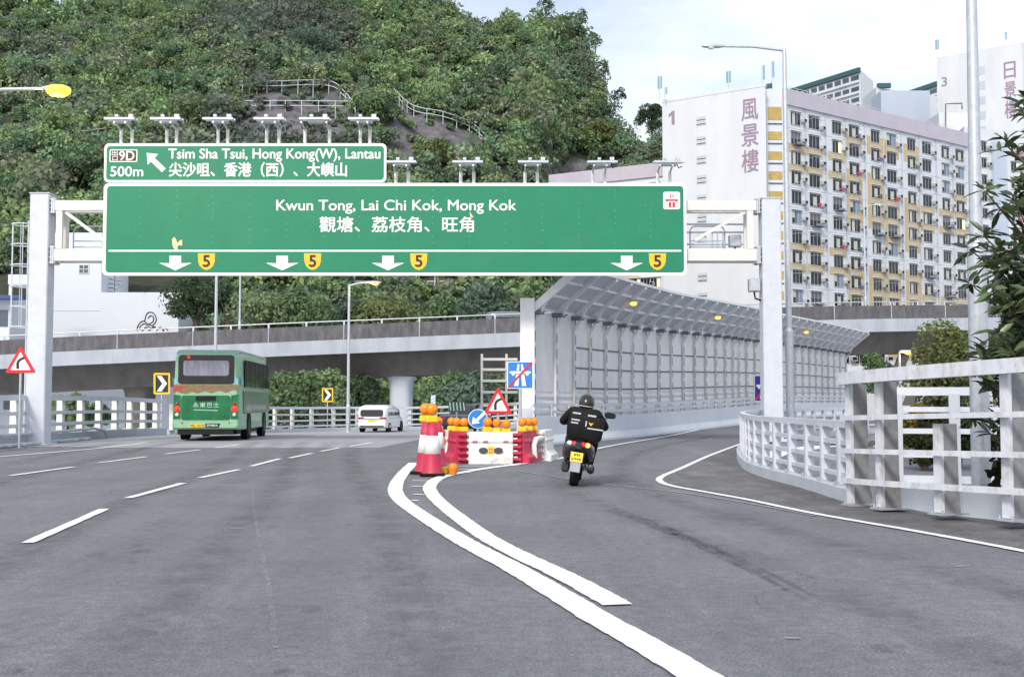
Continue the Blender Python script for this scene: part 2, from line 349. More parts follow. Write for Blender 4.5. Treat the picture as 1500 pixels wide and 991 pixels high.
for a, b in (((40, 796), (153, 746)), ((187, 730), (268, 708)), ((293, 700), (350, 688)), ((368, 683), (410, 672)), ((424, 671), (457, 664)), ((470, 661), (497, 656)), ((512, 654), (545, 648)),
             ((15, 697), (108, 684)), ((145, 678), (215, 669)), ((242, 665), (293, 659)), ((315, 656), (350, 651))):
    line([a, b], .13, 'lane_dash', None, .013)
line([(-40, 672), (60, 664), (150, 656), (215, 648)], .15, 'edge_line')
for x in (0, 38, 78, 118): line([(x, 655), (x+38, 651)], .14, 'hatch_mark', WORN, .013, .03)
for (x0, x1, y) in ((604, 646, 704), (603, 619, 712), (607, 621, 724), (604, 612, 733)): line([(x0, y), (x1, y+1)], .1, 'hatch_mark', None, .011, .02)
for (x0, x1, y) in ((655, 760, 683), (648, 715, 688), (655, 690, 693)): line([(x0, y), (x1, y-1)], .12, 'hatch_mark', None, .011, .01)
for k_ in range(5): line([(888+k_*3, 748-k_), (940+k_*3, 766-k_), (1010+k_*3, 795-k_), (1080+k_*4, 828-k_), (1180+k_*6-30*(k_ % 3), 878-k_-13*(k_ % 3))], .045, 'tyre_mark', SKID, .008+.001*k_, .012)
line([(371, 705), (372, 745), (384, 810), (396, 870), (404, 950)], .035, 'paving_seam', SEAM, .007, .01)
line([(0, 688), (100, 687), (170, 672), (215, 655)], .06, 'tyre_mark', SKID, .0145, .02)
for a, b in (((1400, 830), (1420, 829)), ((1150, 935), (1172, 936)), ((338, 774), (380, 776)), ((548, 734), (558, 734))): line([a, b], .03, 'paint_fleck', WORN, .009, .005)
# wear on the road: wheel paths, oil drips, cracks
WEAR = film('polished wheel path', (.09, .09, .097), .12, 1.6); WEARL = film('scuffed pale path', (.25, .25, .26), .14, 2.2); CRACK = film('hairline crack', (.05, .05, .053), .5, 9)
for x0, m_ in ((-4.0, WEAR), (-2.3, WEAR), (-.75, WEAR), (-3.15, WEARL), (-1.5, WEARL), (-8.6, WEAR), (-7.0, WEAR), (-10.8, WEAR)):
    for k_, wd in enumerate((.62, .42, .24)):
        mb = MB(); ribbon(mb, [Vector((x0-.15*(y-8)+.12*math.sin(y*.2+x0), y, 0)) for y in np.arange(1.5 if x0 > -6 else 16, 43, 3)], wd, .0065+.0004*k_, .5, .04); o = mb.build('wheel_path', m_, None, 'structure'); o.parent = ROAD
for k_, wd in enumerate((.6, .4, .22)):
    for off in (0, 1.5):
        mb = MB(); ribbon(mb, [Vector((2.9+off, 3, 0)), Vector((2.5+off*.9, 8, 0)), Vector((1.5+off*.8, 14, 0)), Vector((.9+off*.8, 19, 0)), Vector((1.1+off*.9, 26, 0)), Vector((3.0+off, 36, 0)), Vector((6.6+off, 47, 0))], wd, .0068+.0004*k_, .5, .04); o = mb.build('wheel_path', WEAR, None, 'structure'); o.parent = ROAD
mb = MB()
for k_ in range(110):
    y = 4+random.random()**1.6*34; x = random.choice((-3.1, -1.5, -8, 2.3))-(.15*(y-8) if k_ % 4 else 0)+random.gauss(0, .35); r_ = random.uniform(.02, .1); n_ = 10
    mb.add([(x+r_*random.uniform(.7, 1.2)*math.cos(2*math.pi*j/n_), y+1.6*r_*random.uniform(.7, 1.2)*math.sin(2*math.pi*j/n_), float(gz(x, y))+.0085) for j in range(n_)], [tuple(range(n_))])
o = mb.build('oil_drip', film('oil drip', (.04, .04, .043), .4, 12), None, 'structure'); o.parent = ROAD
for x, y, a_, n_ in ((1.9, 7.5, 1.9, 22), (-6, 17, 1.7, 26)):
    p_ = Vector((x, y, 0)); l_ = []
    for k_ in range(n_): l_.append(p_.copy()); a_ += random.gauss(0, .28); p_ = p_+Vector((math.cos(a_), math.sin(a_), 0))*.16
    mb = MB(); ribbon(mb, l_, .014, .009, .1, .003); o = mb.build('crack', CRACK, None, 'structure'); o.parent = ROAD
# ================================================================== hill and its wood
HX = [-260, -40, -25, -6, 4, 8, 14.5, 16.5, 19, 22, 26.8, 32, 38, 50, 110]
HZ = [150, 118, 104, 90, 93, 96, 97, 94, 78, 60, 52, 57, 40, 0, -3]
_ph = RNG.uniform(0, 6.28, 12)
def hfoot(x): return 122 + 5*np.sin(x*.05+_ph[0]) + .036*np.clip(-x, 0, 200) + 50*sstep(3, 12, x)
def hslope(x): return .60 + .25*sstep(3, 12, x)
def hillz(x, y):
    x = np.asarray(x, float); y = np.asarray(y, float)
    foot = hfoot(x)
    wob = 1.2*np.sin(x*.11+y*.07+_ph[1])+1.1*np.sin(x*.23-y*.17+_ph[2])+.8*np.sin(x*.41+y*.33+_ph[3])
    s = hslope(x)*(y-foot)+wob
    cap = np.interp(x, HX, HZ)+wob*.7
    k = 5.0; h = np.clip(.5+.5*(cap-s)/k, 0, 1); z = cap*(1-h)+s*h-k*h*(1-h)
    return np.maximum(z, -2.8)
def hillP(px, py, lo=110.0, hi=330.0):
    for Y in np.arange(lo, hi, .5):
        p = P(px, py, Y)
        if float(hillz(p.x, p.y)) >= p.z: return p
    return P(px, py, hi)
ROCKS = [[(345, 138), (500, 135), (530, 170), (545, 215), (350, 215)], [(560, 140), (600, 150), (640, 178), (700, 195), (722, 232), (700, 262), (640, 262), (575, 200)],
         [(800, 235), (850, 232), (925, 255), (900, 275), (800, 270)], [(560, 185), (600, 200), (620, 268), (572, 262)], [(540, 408), (660, 408), (660, 425), (540, 425)]]
def inpoly(px, py, poly):
    px = np.asarray(px); py = np.asarray(py); r = np.zeros(px.shape, bool); n = len(poly)
    for i in range(n):
        (x1, y1), (x2, y2) = poly[i], poly[(i+1) % n]
        c = ((y1 > py) != (y2 > py)) & (px < (x2-x1)*(py-y1)/((y2-y1) or 1e-9)+x1); r ^= c
    return r
gx = np.arange(-230, 112, 1.6); gy = np.arange(112, 318, 1.6); X, Y = np.meshgrid(gx, gy); Z = hillz(X, Y)
verts = np.stack([X, Y, Z], -1).reshape(-1, 3); nxg, nyg = len(gx), len(gy)
idx = np.arange(nxg*nyg).reshape(nyg, nxg); quads = np.stack([idx[:-1, :-1], idx[:-1, 1:], idx[1:, 1:], idx[1:, :-1]], -1).reshape(-1, 4)
def npmesh(name, verts, quads, col=None, smooth=False):
    me = bpy.data.meshes.new(name); nv, nq = len(verts), len(quads)
    me.vertices.add(nv); me.vertices.foreach_set('co', np.asarray(verts, np.float32).ravel())
    me.loops.add(nq*4); me.loops.foreach_set('vertex_index', np.asarray(quads, np.int32).ravel())
    me.polygons.add(nq); me.polygons.foreach_set('loop_start', np.arange(0, nq*4, 4, dtype=np.int32))
    me.polygons.foreach_set('use_smooth', np.full(nq, smooth)); me.update(calc_edges=True)
    if col is not None:
        a = me.attributes.new('tint', 'FLOAT_COLOR', 'POINT'); c = np.ones((nv, 4), np.float32); c[:, :3] = col; a.data.foreach_set('color', c.ravel())
    o = bpy.data.objects.new(name, me); COL.objects.link(o); return o
hpx, hpy = project(verts); rk = np.zeros(len(verts), bool)
for pl in ROCKS: rk |= inpoly(hpx, hpy, pl)
hcol = np.where(rk[:, None], np.array([[.13, .122, .135]]), np.array([[.035, .04, .022]]))
hill = npmesh('hill', verts, quads, hcol, True); hill['kind'] = 'structure'
hm = bpy.data.materials.new('hillside soil and bare rock'); hm.use_nodes = True; t = hm.node_tree; b = t.nodes['Principled BSDF']; b.inputs['Roughness'].default_value = .95
a = t.nodes.new('ShaderNodeAttribute'); a.attribute_name = 'tint'; n = t.nodes.new('ShaderNodeTexNoise'); n.inputs['Scale'].default_value = .5; n.inputs['Detail'].default_value = 10; n.inputs['Roughness'].default_value = .75
tcn = t.nodes.new('ShaderNodeTexCoord'); t.links.new(tcn.outputs['Object'], n.inputs['Vector']); r = t.nodes.new('ShaderNodeMapRange'); r.inputs['From Min'].default_value = .35; r.inputs['From Max'].default_value = .65; r.inputs['To Min'].default_value = .45; r.inputs['To Max'].default_value = 1.5
t.links.new(n.outputs['Fac'], r.inputs['Value']); h = t.nodes.new('ShaderNodeHueSaturation'); t.links.new(a.outputs['Color'], h.inputs['Color']); t.links.new(r.outputs['Result'], h.inputs['Value']); t.links.new(h.outputs['Color'], b.inputs['Base Color'])
bp = t.nodes.new('ShaderNodeBump'); bp.inputs['Strength'].default_value = .8; bp.inputs['Distance'].default_value = .6; t.links.new(n.outputs['Fac'], bp.inputs['Height']); t.links.new(bp.outputs['Normal'], b.inputs['Normal'])
hill.data.materials.append(hm)
LEAF = leafmat('foliage', attr='tint')
def unit(n): v = RNG.normal(size=(n, 3)); return v/np.linalg.norm(v, axis=1, keepdims=True)
def foliage(cen, rad, tint, n, leaf, lobes=7, squash=.85):
    """many leaf clumps spread through each crown's lobes: cen (T,3), rad (T,), tint (T,3)"""
    T = len(cen); cen = np.asarray(cen, float); rad = np.asarray(rad, float); tint = np.asarray(tint, float)
    lo = unit(T*lobes).reshape(T, lobes, 3); lo[..., 2] = lo[..., 2]*.75+.1; lr = RNG.uniform(.38, .68, (T, lobes)); lv = RNG.uniform(.78, 1.25, (T, lobes))
    ti = np.repeat(np.arange(T), n); li = RNG.integers(0, lobes, T*n); u = unit(T*n); u[:, 2] = np.where(u[:, 2] < -.3, -u[:, 2], u[:, 2])
    rr = RNG.uniform(.55, 1.0, T*n)**.6
    pos = lo[ti, li]*.58 + u*(lr[ti, li]*rr)[:, None]; pos[:, 2] *= squash; pos = cen[ti]+pos*rad[ti][:, None]
    nn = u+.75*RNG.normal(size=(T*n, 3)); nn /= np.linalg.norm(nn, axis=1, keepdims=True)
    a = np.cross(nn, RNG.normal(size=(T*n, 3))); a /= np.linalg.norm(a, axis=1, keepdims=True)+1e-9; b = np.cross(nn, a)
    sz = leaf*RNG.uniform(.55, 1.3, T*n)*(.7+.3*rad[ti]/rad.mean()); sa = sz[:, None]*a*.62; sb = sz[:, None]*b*.4
    q = np.stack([pos-sa, pos-sb+.25*sa*RNG.normal(size=(T*n, 1)), pos+sa, pos+sb+.25*sa*RNG.normal(size=(T*n, 1))], 1)
    c = tint[ti]*lv[ti, li][:, None]*RNG.uniform(.75, 1.3, (T*n, 1)); c = np.repeat(c, 4, 0)
    return q.reshape(-1, 3), np.arange(T*n*4).reshape(-1, 4), c
PAL = np.array([[.062, .088, .036], [.042, .07, .034], [.078, .098, .036], [.052, .066, .042], [.088, .096, .046], [.07, .068, .05], [.038, .06, .042], [.09, .11, .045]])
PAL = (PAL*2.3+.07)*np.array([.9, 1.03, .9]); PALW = np.array([.2, .2, .14, .14, .09, .1, .08, .05])
# tree stands: random places weighted by the slope's own area
P0, P1, P2, P3 = (verts[quads[:, i]] for i in range(4)); area = .5*np.linalg.norm(np.cross(P2-P0, P3-P1), axis=1)
cf = (P0+P2)/2; fx, fy = project(cf); ok = (fx > -60) & (fx < 1010) & (fy > -110) & (fy < 640) & (cf[:, 2] > -2.4)
capf = np.interp(cf[:, 0], HX, HZ); ok &= ~((cf[:, 2] > capf-3) & (cf[:, 1] > hfoot(cf[:, 0])+capf/hslope(cf[:, 0])+16))
pr = np.where(ok, area, 0); pr /= pr.sum(); NT = int((area*ok).sum()/5.6); NT = min(NT, 6500)
fi = RNG.choice(len(quads), NT, p=pr); uv = RNG.uniform(0, 1, (NT, 2))
pc = P0[fi]+(P1[fi]-P0[fi])*uv[:, :1]+(P3[fi]-P0[fi])*uv[:, 1:]
tx, ty = project(pc); inr = np.zeros(NT, bool)
for pl in ROCKS: inr |= inpoly(tx, ty, pl)
keep = (~inr | (RNG.uniform(size=NT) < np.where(tx < 545, .5, .22))) & ~((tx < 290) & (ty > 350) & (pc[:, 1] < 150)); pc = pc[keep]; tx = tx[keep]; inr = inr[keep]
T = len(pc); rad = RNG.gamma(3.0, .5, T)+.55; rad = np.where(inr[:], rad*.5, rad)
patch = np.sin(pc[:, 0]*.09+_ph[5])+np.sin(pc[:, 1]*.075+_ph[6])+np.sin((pc[:, 0]+pc[:, 2])*.05+_ph[7])
tint = PAL[RNG.choice(len(PAL), T, p=PALW)]*RNG.uniform(.75, 1.25, (T, 1))
grey = np.clip((patch-.6)*.6, 0, .7)[:, None]; tint = tint*(1-grey)+np.array([[.13, .14, .14]])*grey
pc[:, 2] += rad*.55
nb_ = 420; bx_ = RNG.uniform(-24, 4, nb_); by_ = RNG.uniform(101, 122, nb_); br_ = RNG.uniform(.7, 1.7, nb_)     # undergrowth at the foot of the slope, seen under the flyover
pc = np.concatenate([pc, np.stack([bx_, by_, -2.3+br_*.5+RNG.uniform(0, 1.6, nb_)*(by_ > 108)], 1)]); rad = np.concatenate([rad, br_]); tint = np.concatenate([tint, PAL[RNG.choice(len(PAL), nb_, p=PALW)]*RNG.uniform(.6, 1.1, (nb_, 1))])
v, q, c = foliage(pc, rad, tint, 230, .52, squash=.95)
forest = npmesh('hillside_wood', v, q, c); forest['kind'] = 'stuff'; forest.data.materials.append(LEAF)
# ================================================================== THINGS: gantry and its signs
GY = 37.8
def gpt(px, py, dy=0.0): q = P(px, py, GY); return Vector((q.x, GY+dy, q.z))
PXM = F/ (GY*math.cos(PITCH))      # not used for layout, only a scale check
gan = thing('sign_gantry', 'white steel gantry spanning the road and carrying the two green direction signs', 'gantry', (0, GY, 0), world=True)
def post(px0, px1, pyt, zb):
    m = MB(); a = gpt(px0, pyt); b = gpt(px1, pyt); cx = (a.x+b.x)/2; wd = b.x-a.x
    m.box((cx, GY+.3, (a.z+zb)/2), (wd, .6, a.z-zb), 0, ch=.03); m.box((cx, GY+.3, zb+.05), (wd+.3, .95, .08), 0)
    m.box((cx, GY+.3, a.z+.012), (wd+.04, .64, .03), 0)
    return m, cx
mL, xl = post(44, 72, 283, -.05); p = mL.build('post', WHITE, gan)
mR, xr = post(1116, 1144, 290, .1); p2 = mR.build('post', WHITE, gan)
for (cx, pyT, sgn) in ((xl, 283, 1), (xr, 290, -1)):
    for nm, py0, py1 in (('chord_top', 293, 308), ('chord_bottom', 363, 382)):
        z1 = gpt(0, py0).z; z0 = gpt(0, py1).z; m = MB(); x = cx+sgn*.33
        m.box((x+sgn*.06, GY+.3, (z0+z1)/2), (.05, .5, z1-z0+.16), 0); m.box((x+sgn*.12, GY+.3, (z0+z1)/2), (.05, .5, z1-z0+.16), 0)
        for k in range(4):
            for yy in (.08, .52): m.tube([(x+sgn*.0, GY+yy, z0-.04+(z1-z0+.08)*k/3), (x+sgn*.19, GY+yy, z0-.04+(z1-z0+.08)*k/3)], .022, 6, 0)
        m.build('flange', GALV, gan)
for nm, py0, py1 in (('top_beam', 293, 308), ('bottom_beam', 364, 382)):
    z1 = gpt(0, py0).z; z0 = gpt(0, py1).z; m = MB()
    for yy in (.12, .62): m.box(((xl+xr)/2, GY+yy, (z0+z1)/2), (xr-xl-.95, .14, z1-z0), 0, ch=.02)
    m.build(nm, CREAM, gan)
zt = gpt(0, 308).z; zb = gpt(0, 364).z
for px, w_ in ((86, .2), (1099, .2)):
    m = MB()
    for yy in (.12, .62): m.box((gpt(px, 300).x, GY+yy, (zt+zb)/2), (w_, .13, zt-zb-.01), 0)
    m.build('upright', CREAM, gan)
m = MB()
for a, b in ((94, 150), (1092, 1018), (180, 420), (420, 660), (660, 900)):
    m.bar((gpt(a, 300).x, GY+.16, zt-.04), (gpt(b, 300).x, GY+.16, zb+.3), .08, .1, 0)
m.build('diagonal_brace', CREAM, gan)
m = MB(); zd = gpt(0, 364).z; zr = gpt(0, 324).z       # walkway guard rail behind the signs
for i in range(18):
    x0 = gpt(90+i*58, 300).x; x1 = gpt(90+i*58+52, 300).x
    if x1 > xr-.5: break
    arc = [(x0, GY+1.1, zd), (x0, GY+1.1, zr-.15), (x0+.06, GY+1.1, zr-.04), (x0+.16, GY+1.1, zr), (x1-.16, GY+1.1, zr), (x1-.06, GY+1.1, zr-.04), (x1, GY+1.1, zr-.15), (x1, GY+1.1, zd)]
    m.tube(arc, .026, 6, 0); m.tube([(x0, GY+1.1, (zd+zr)/2-.05), (x1, GY+1.1, (zd+zr)/2-.05)], .02, 6, 0); m.tube([(x0, GY+1.1, zd+.2), (x1, GY+1.1, zd+.2)], .02, 6, 0)
m.build('guard_rail', WHITE, gan)
m = MB(); m.box(((xl+xr)/2, GY+.88, zd-.06), (xr-xl-1.0, .5, .05), 0); m.build('walkway', GALV, gan)
m = MB()       # caged ladder on the left post
x0, x1 = gpt(34, 400).x, gpt(42, 400).x; zt = gpt(0, 325).z
for x in (x0, x1): m.tube([(x, GY+.35, .2), (x, GY+.35, zt+.1)], .03, 6, 0)
for k in range(int((zt-.3)/.3)): m.tube([(x0, GY+.35, .3+k*.3), (x1, GY+.35, .3+k*.3)], .014, 5, 0)
lad = m.build('ladder', WHITE, gan); m = MB()
for py in (327, 357, 387, 418, 448, 478):
    z = gpt(0, py).z; cx = (x0+x1)/2
    m.tube([(cx+.12, GY+.3, z)]+[(cx-.24+.36*math.cos(t), GY+.3-.36*math.sin(t)*1.0, z) for t in np.linspace(.4, 5.88, 15)]+[(cx+.12, GY+.36, z)], .022, 6, 0)
for t in (1.2, 2.2, 3.14, 4.1, 5.0): m.tube([(cx-.24+.36*math.cos(t), GY+.3-.36*math.sin(t), gpt(0, 480).z), (cx-.24+.36*math.cos(t), GY+.3-.36*math.sin(t), zt)], .014, 5, 0)
m.build('cage', WHITE, lad)
def cabinet(px0, px1, py0, py1, dy):
    a, b = gpt(px0, py0), gpt(px1, py1); m = MB(); m.box(((a.x+b.x)/2, GY+dy, (a.z+b.z)/2), (b.x-a.x, .3, a.z-b.z), 0, ch=.02)
    m.box(((a.x+b.x)/2, GY+dy-.16, (a.z+b.z)/2), ((b.x-a.x)*.8, .02, (a.z-b.z)*.82), 0)
    m.tube([((a.x+b.x)/2, GY+dy, b.z), ((a.x+b.x)/2+.03, GY+dy, b.z-.22), (b.x+.1, GY+dy, b.z-.3)], .03, 6, 1); return m.build('control_box', [GALV, BLACK], gan)
cabinet(1099, 1116, 407, 426, .3); cabinet(1076, 1094, 338, 356, 1.0)
m = MB()
for z in (322, 334, 352): zz = gpt(0, z).z; m.tube([(gpt(1005, z).x, GY+.95, zz), (gpt(1108, z).x, GY+.95, zz)], .03, 6, 0)
for px in (1050, 1058, 1066): m.tube([(gpt(px, 330).x, GY+.9, gpt(0, 334).z), (gpt(px, 330).x, GY+.9, gpt(0, 362).z)], .018, 5, 0)
m.build('conduit', GALV, gan)
SF = GY-.16; SCL = (gpt(100, 300)-gpt(0, 300)).length/100      # sign face plane, metres per photo pixel there
def sp(px, py, lift=0.0): q = P(px, py, SF); return Vector((q.x, SF-lift, q.z))
UX = Vector((1, 0, 0)); UZ = Vector((0, 0, 1))
def rrect(x0, y0, x1, y1, r, n=5):
    o = []
    for cx, cy, a in ((x1-r, y1-r, 0), (x0+r, y1-r, 90), (x0+r, y0+r, 180), (x1-r, y0+r, 270)):
        for k in range(n+1): t = R(a+90*k/n); o.append((cx+r*math.cos(t), cy+r*math.sin(t)))
    return o
def panel(mb, px0, py0, px1, py1, rp, m, lift, depth=0.0):
    a = sp(px0, py1, lift); b = sp(px1, py0, lift); w_, h_ = b.x-a.x, b.z-a.z
    mb.prism(rrect(0, 0, w_, h_, rp*SCL), (a.x, a.y+depth, a.z), UX, UZ, depth if depth else 0, m)
def stext(mb, body, px0, py0, px1, py1, m=0, lift=.016, off=.018, **k):
    a = sp(px0, py1, lift); b = sp(px1, py0, lift); mb.text(body, a, UX, UZ, b.x-a.x, b.z-a.z, m, off, **k)
def spoly(mb, pts, m=0, lift=.016): mb.add([sp(x, y, lift) for x, y in pts], [tuple(range(len(pts)))], m)
def lamp_row(sign, pairs, y_top, y_bot):
    for (a, b) in pairs:
        m = MB()
        for px in (a, b):
            q = gpt(px, y_bot+4); t = gpt(px, y_top+7); m.tube([(q.x, GY-.05, q.z), (q.x, GY-.05, t.z-.05)], .055, 8, 0)
            m.tube([(q.x, GY-.05, t.z-.08), (q.x, GY-.75, t.z+.03)], .03, 6, 1)
        f = m.build('sign_light', [CREAM, GALV], sign); m = MB(); c = (gpt(a, 0).x+gpt(b, 0).x)/2+.05; z = gpt(0, y_top).z
        m.box((c, GY-.3, z+.05), (.96, .1, .06), 0); m.box((c, GY-.66, z+.0), (.98, .12, .07), 0); m.box((c+.02, GY-.48, z-.06), (.5, .3, .06), 0)
        m.box((c+.32, GY-.48, z+.13), (.14, .14, .1), 0); m.box((c-.1, GY-.62, z+.1), (.1, .12, .08), 0)
        m.tube([(c+.3, GY-.3, z+.02), (c+.36, GY-.25, z-.12), (c+.45, GY-.4, z-.1)], .018, 5, 1); m.build('lamp_head', [GALV, BLACK], f)
ex = thing('exit_sign', 'smaller upper green sign to Tsim Sha Tsui with a brown 9D exit plate', 'road sign', tuple(sp(360, 268)), world=True)
m = MB(); panel(m, 152, 210, 566, 267, 7, 0, -.002, .06); m.build('border', SWHITE, ex)
m = MB(); panel(m, 155.5, 214, 562.5, 263.5, 5, 0, .006); m.build('face', GREEN, ex)
m = MB(); stext(m, 'Tsim Sha Tsui, Hong Kong(W), Lantau', 247, 218, 557, 237, off=.02); m.build('lettering', SWHITE, ex); m = MB(); stext(m, '尖沙咀、香港（西）、大嶼山', 248, 238, 508, 259, off=.022); m.build('lettering', SWHITE, ex); m = MB(); stext(m, '500m', 162, 244, 210, 258.5, off=.022)
m.build('lettering', SWHITE, ex)
m = MB(); spoly(m, [(215, 224), (232, 226), (226.5, 231.5), (243, 247), (237.5, 252.5), (221.5, 237), (216.5, 241.5)]); m.build('arrow', SWHITE, ex)
m = MB(); panel(m, 160.5, 219, 201.5, 237.5, 2, 0, .012); panel(m, 162, 220.5, 200, 236, 1.5, 1, .016); stext(m, '9D', 175, 221.5, 197, 235, 0, .02, .02); stext(m, '出', 164, 220.8, 173, 228, 0, .02, .01); stext(m, '口', 165, 229, 172.5, 235.5, 0, .02, .01)
m.build('exit_plate', [SWHITE, BROWN], ex)
lamp_row(ex, ((178, 194), (245, 259), (320, 334), (391, 409), (447, 483), (528, 542)), 181, 209)
ds = thing('direction_sign', 'long green overhead sign to Kwun Tong, Lai Chi Kok and Mong Kok', 'road sign', tuple(sp(577, 403)), world=True)
m = MB(); panel(m, 149.5, 268, 1005, 403.5, 8, 0, -.002, .06); m.build('border', SWHITE, ds)
m = MB(); panel(m, 154.5, 272.5, 1001, 399, 5, 0, .006); m.build('face', GREEN, ds)
m = MB(); stext(m, 'Kwun Tong, Lai Chi Kok, Mong Kok', 405, 293, 756, 313, off=.014); m.build('lettering', SWHITE, ds); m = MB(); stext(m, '觀塘、荔枝角、旺角', 468, 317.5, 694, 340, off=.016); m.build('lettering', SWHITE, ds)
m = MB(); panel(m, 159, 366, 998, 368.6, .5, 0, .012); m.build('divider', SWHITE, ds)
for cx in (257, 413.5, 568.5, 918):
    m = MB(); spoly(m, [(cx-8.5, 374.5), (cx+8.5, 374.5), (cx+8.5, 385.5), (cx+24, 385), (cx, 396), (cx-24, 385), (cx-8.5, 385.5)]); m.build('arrow', SWHITE, ds)
for cx in (302.5, 458, 613.5, 963):
    m = MB(); spoly(m, [(cx-12.5, 371), (cx+12.5, 371), (cx+12, 383), (cx+10, 389), (cx+5.5, 393.5), (cx, 395.5), (cx-5.5, 393.5), (cx-10, 389), (cx-12, 383)][::-1], 0, .012); sh = m.build('route_shield', SYEL, ds)
    m = MB(); stext(m, '5', cx-5, 374, cx+5, 390.5, 0, .02, .035); m.build('route_number', SBLACK, sh)
m = MB(); panel(m, 971.5, 281, 996, 306.5, 3, 0, .011); spoly(m, [(974, 292), (994, 292), (992, 296), (989, 294.6), (979, 294.6), (976, 296)][::-1], 1)
for a, b in (((981.5, 284), (983, 290)), ((985, 284), (986.5, 290)), ((979.5, 296), (983, 304)), ((985, 296), (988.5, 304))):
    spoly(m, [(a[0], a[1]), (b[0], a[1]), (b[0], b[1]), (a[0], b[1])][::-1], 1)
m.build('expressway_symbol', [SWHITE, SRED], ds)
m = MB()
for px in (206, 259, 312, 366, 420, 475, 527, 580, 634, 688, 740, 794, 848, 901, 953):
    for k in range(9):
        if random.random() < .8: q = sp(px, 279+k*9.6, .009); m.box(q, (.022, .008, .03), 0)
for k in range(150):
    q = sp(165+random.random()*825, random.choice((301, 301, 337)) + random.uniform(-.6, .6), .009)
    if random.random() < .4: m.box(q, (.02, .008, .02), 0)
m.build('rivet', mat('rivet', (.16, .42, .28), .5), ds)
m = MB(); spoly(m, [(252, 351), (255, 347), (258, 350), (260, 356), (264, 352), (267, 351), (267, 360), (263, 359), (260, 361), (261, 367), (256, 366), (253, 360)], 0, .014)
spoly(m, [(688, 310), (690, 313), (694, 319), (689, 318)], 0, .02); m.build('peeled_patch', PATCH, ds)
lamp_row(ds, ((580, 598), (675, 694), (769, 787), (868, 886), (963, 981)), 243, 268)
# ================================================================== flyover
FZ = [(-75, 95, 466+45), (0, 95, 498), (100, 95, 492), (400, 95, 480), (757, 95, 465.5), (960, 97, 456), (1165, 100, 449), (1420, 108, 446), (1700, 122, 447)]
def fpt(px, Y, py): return P(px, py, Y)
ctr = [fpt(a, b, c) for a, b, c in [(-260, 96, 510), (-75, 95, 502), (100, 95, 493), (400, 95, 480), (757, 95, 465.5), (960, 97, 457), (1165, 101, 449.5), (1420, 108, 446.5), (1900, 126, 446)]]
fl = curve(ctr, 3.0)
fly = thing('flyover', 'grey concrete flyover crossing behind the gantry from left to right', 'flyover', (0, 95, -2.6), world=True)
def strip(name, prof, m, parent, pts=None, kind=None):   # prof: (across to the far side, up) closed outline swept along the deck
    pts = pts or fl; mb = MB(); secs = []
    for i, p in enumerate(pts):
        sd = -side(pts, i); secs.append([p+sd*u+Vector((0, 0, v)) for u, v in prof])
    mb.loft(secs, 0, True, True, False); return mb.build(name, m, parent, kind)
strip('parapet', [(0, -1.2), (.22, -1.2), (.22, 0), (0, 0)], CONCD, fly)
strip('parapet', [(9.4, -1.2), (9.62, -1.2), (9.62, 0), (9.4, 0)], CONCD, fly)
strip('edge_beam', [(-.12, -2.35), (.4, -2.35), (.4, -1.203), (-.12, -1.203)], mat('weathered grey fascia', (.36, .385, .43), .85, var=.14, scale=.9, dirt=(.2, .2, .21), dirtamt=.5, stretch=.3), fly)
strip('deck', [(.403, -1.6), (9.4, -1.6), (9.4, -1.21), (.403, -1.21)], CONC, fly)
strip('girder', [(.404, -1.61), (1.2, -1.85), (2.4, -4.3), (7.2, -4.3), (8.4, -1.85), (9.2, -1.61)], SOFFIT, fly)
m = MB(); top = [p+Vector((0, 0, .34)) + (-side(fl, i))*.12 for i, p in enumerate(fl)]; m.tube(top, .05, 6, 0); m.build('handrail', GALV, fly)
rp = resample(fl, 3.1)
for i, p in enumerate(rp):
    m = MB(); q = p+(-side(rp, i))*.12; m.bar(q+Vector((0, 0, .003)), q+Vector((0, 0, .31)), .14, .1, 0); m.build('rail_post', GALV, fly)
for p in resample(fl, 6.2)[1:-1]: m = MB(); m.box((p.x, p.y-.005, p.z-.6), (.05, .02, 1.18), 0); m.build('movement_joint', CONCL, fly)
def pier(px, Y, wd, dp, ztop, tip):
    x = P(px, 560, Y).x; m = MB(); n = 20
    def sec(z, k, kd): return [Vector((x+wd/2*k*math.copysign(abs(math.cos(t))**.6, math.cos(t)), Y+dp/2*kd*math.copysign(abs(math.sin(t))**.6, math.sin(t)), z)) for t in [2*math.pi*j/n for j in range(n)]]
    m.loft([sec(-2.6, 1, 1), sec(ztop-2.2, 1, 1), sec(ztop-1.3, 1.0, 1.0), sec(ztop-.55, 1.06, 1.06), sec(ztop, 1.25, 1.2)], 0); return m.build('pier', CONCL if tip else SOFFIT, fly)
zt_ = lambda px: P(px, {588: 473, 206: 488}.get(px, 470), 95).z-4.3
pier(588, 99.5, 1.9, 3.2, zt_(588), 1); pier(206, 99.5, 2.1, 3.0, zt_(206), 0)
xq = P(1330, 446, 105); m = MB()
for dx in (0, 2.2):   # raking struts under the right-hand span
    m.bar((xq.x-4.2+dx, 104, -2.5), (xq.x+.6+dx, 108, xq.z-4.4), .7, .7, 0)
m.build('raking_strut', SOFFIT, fly)
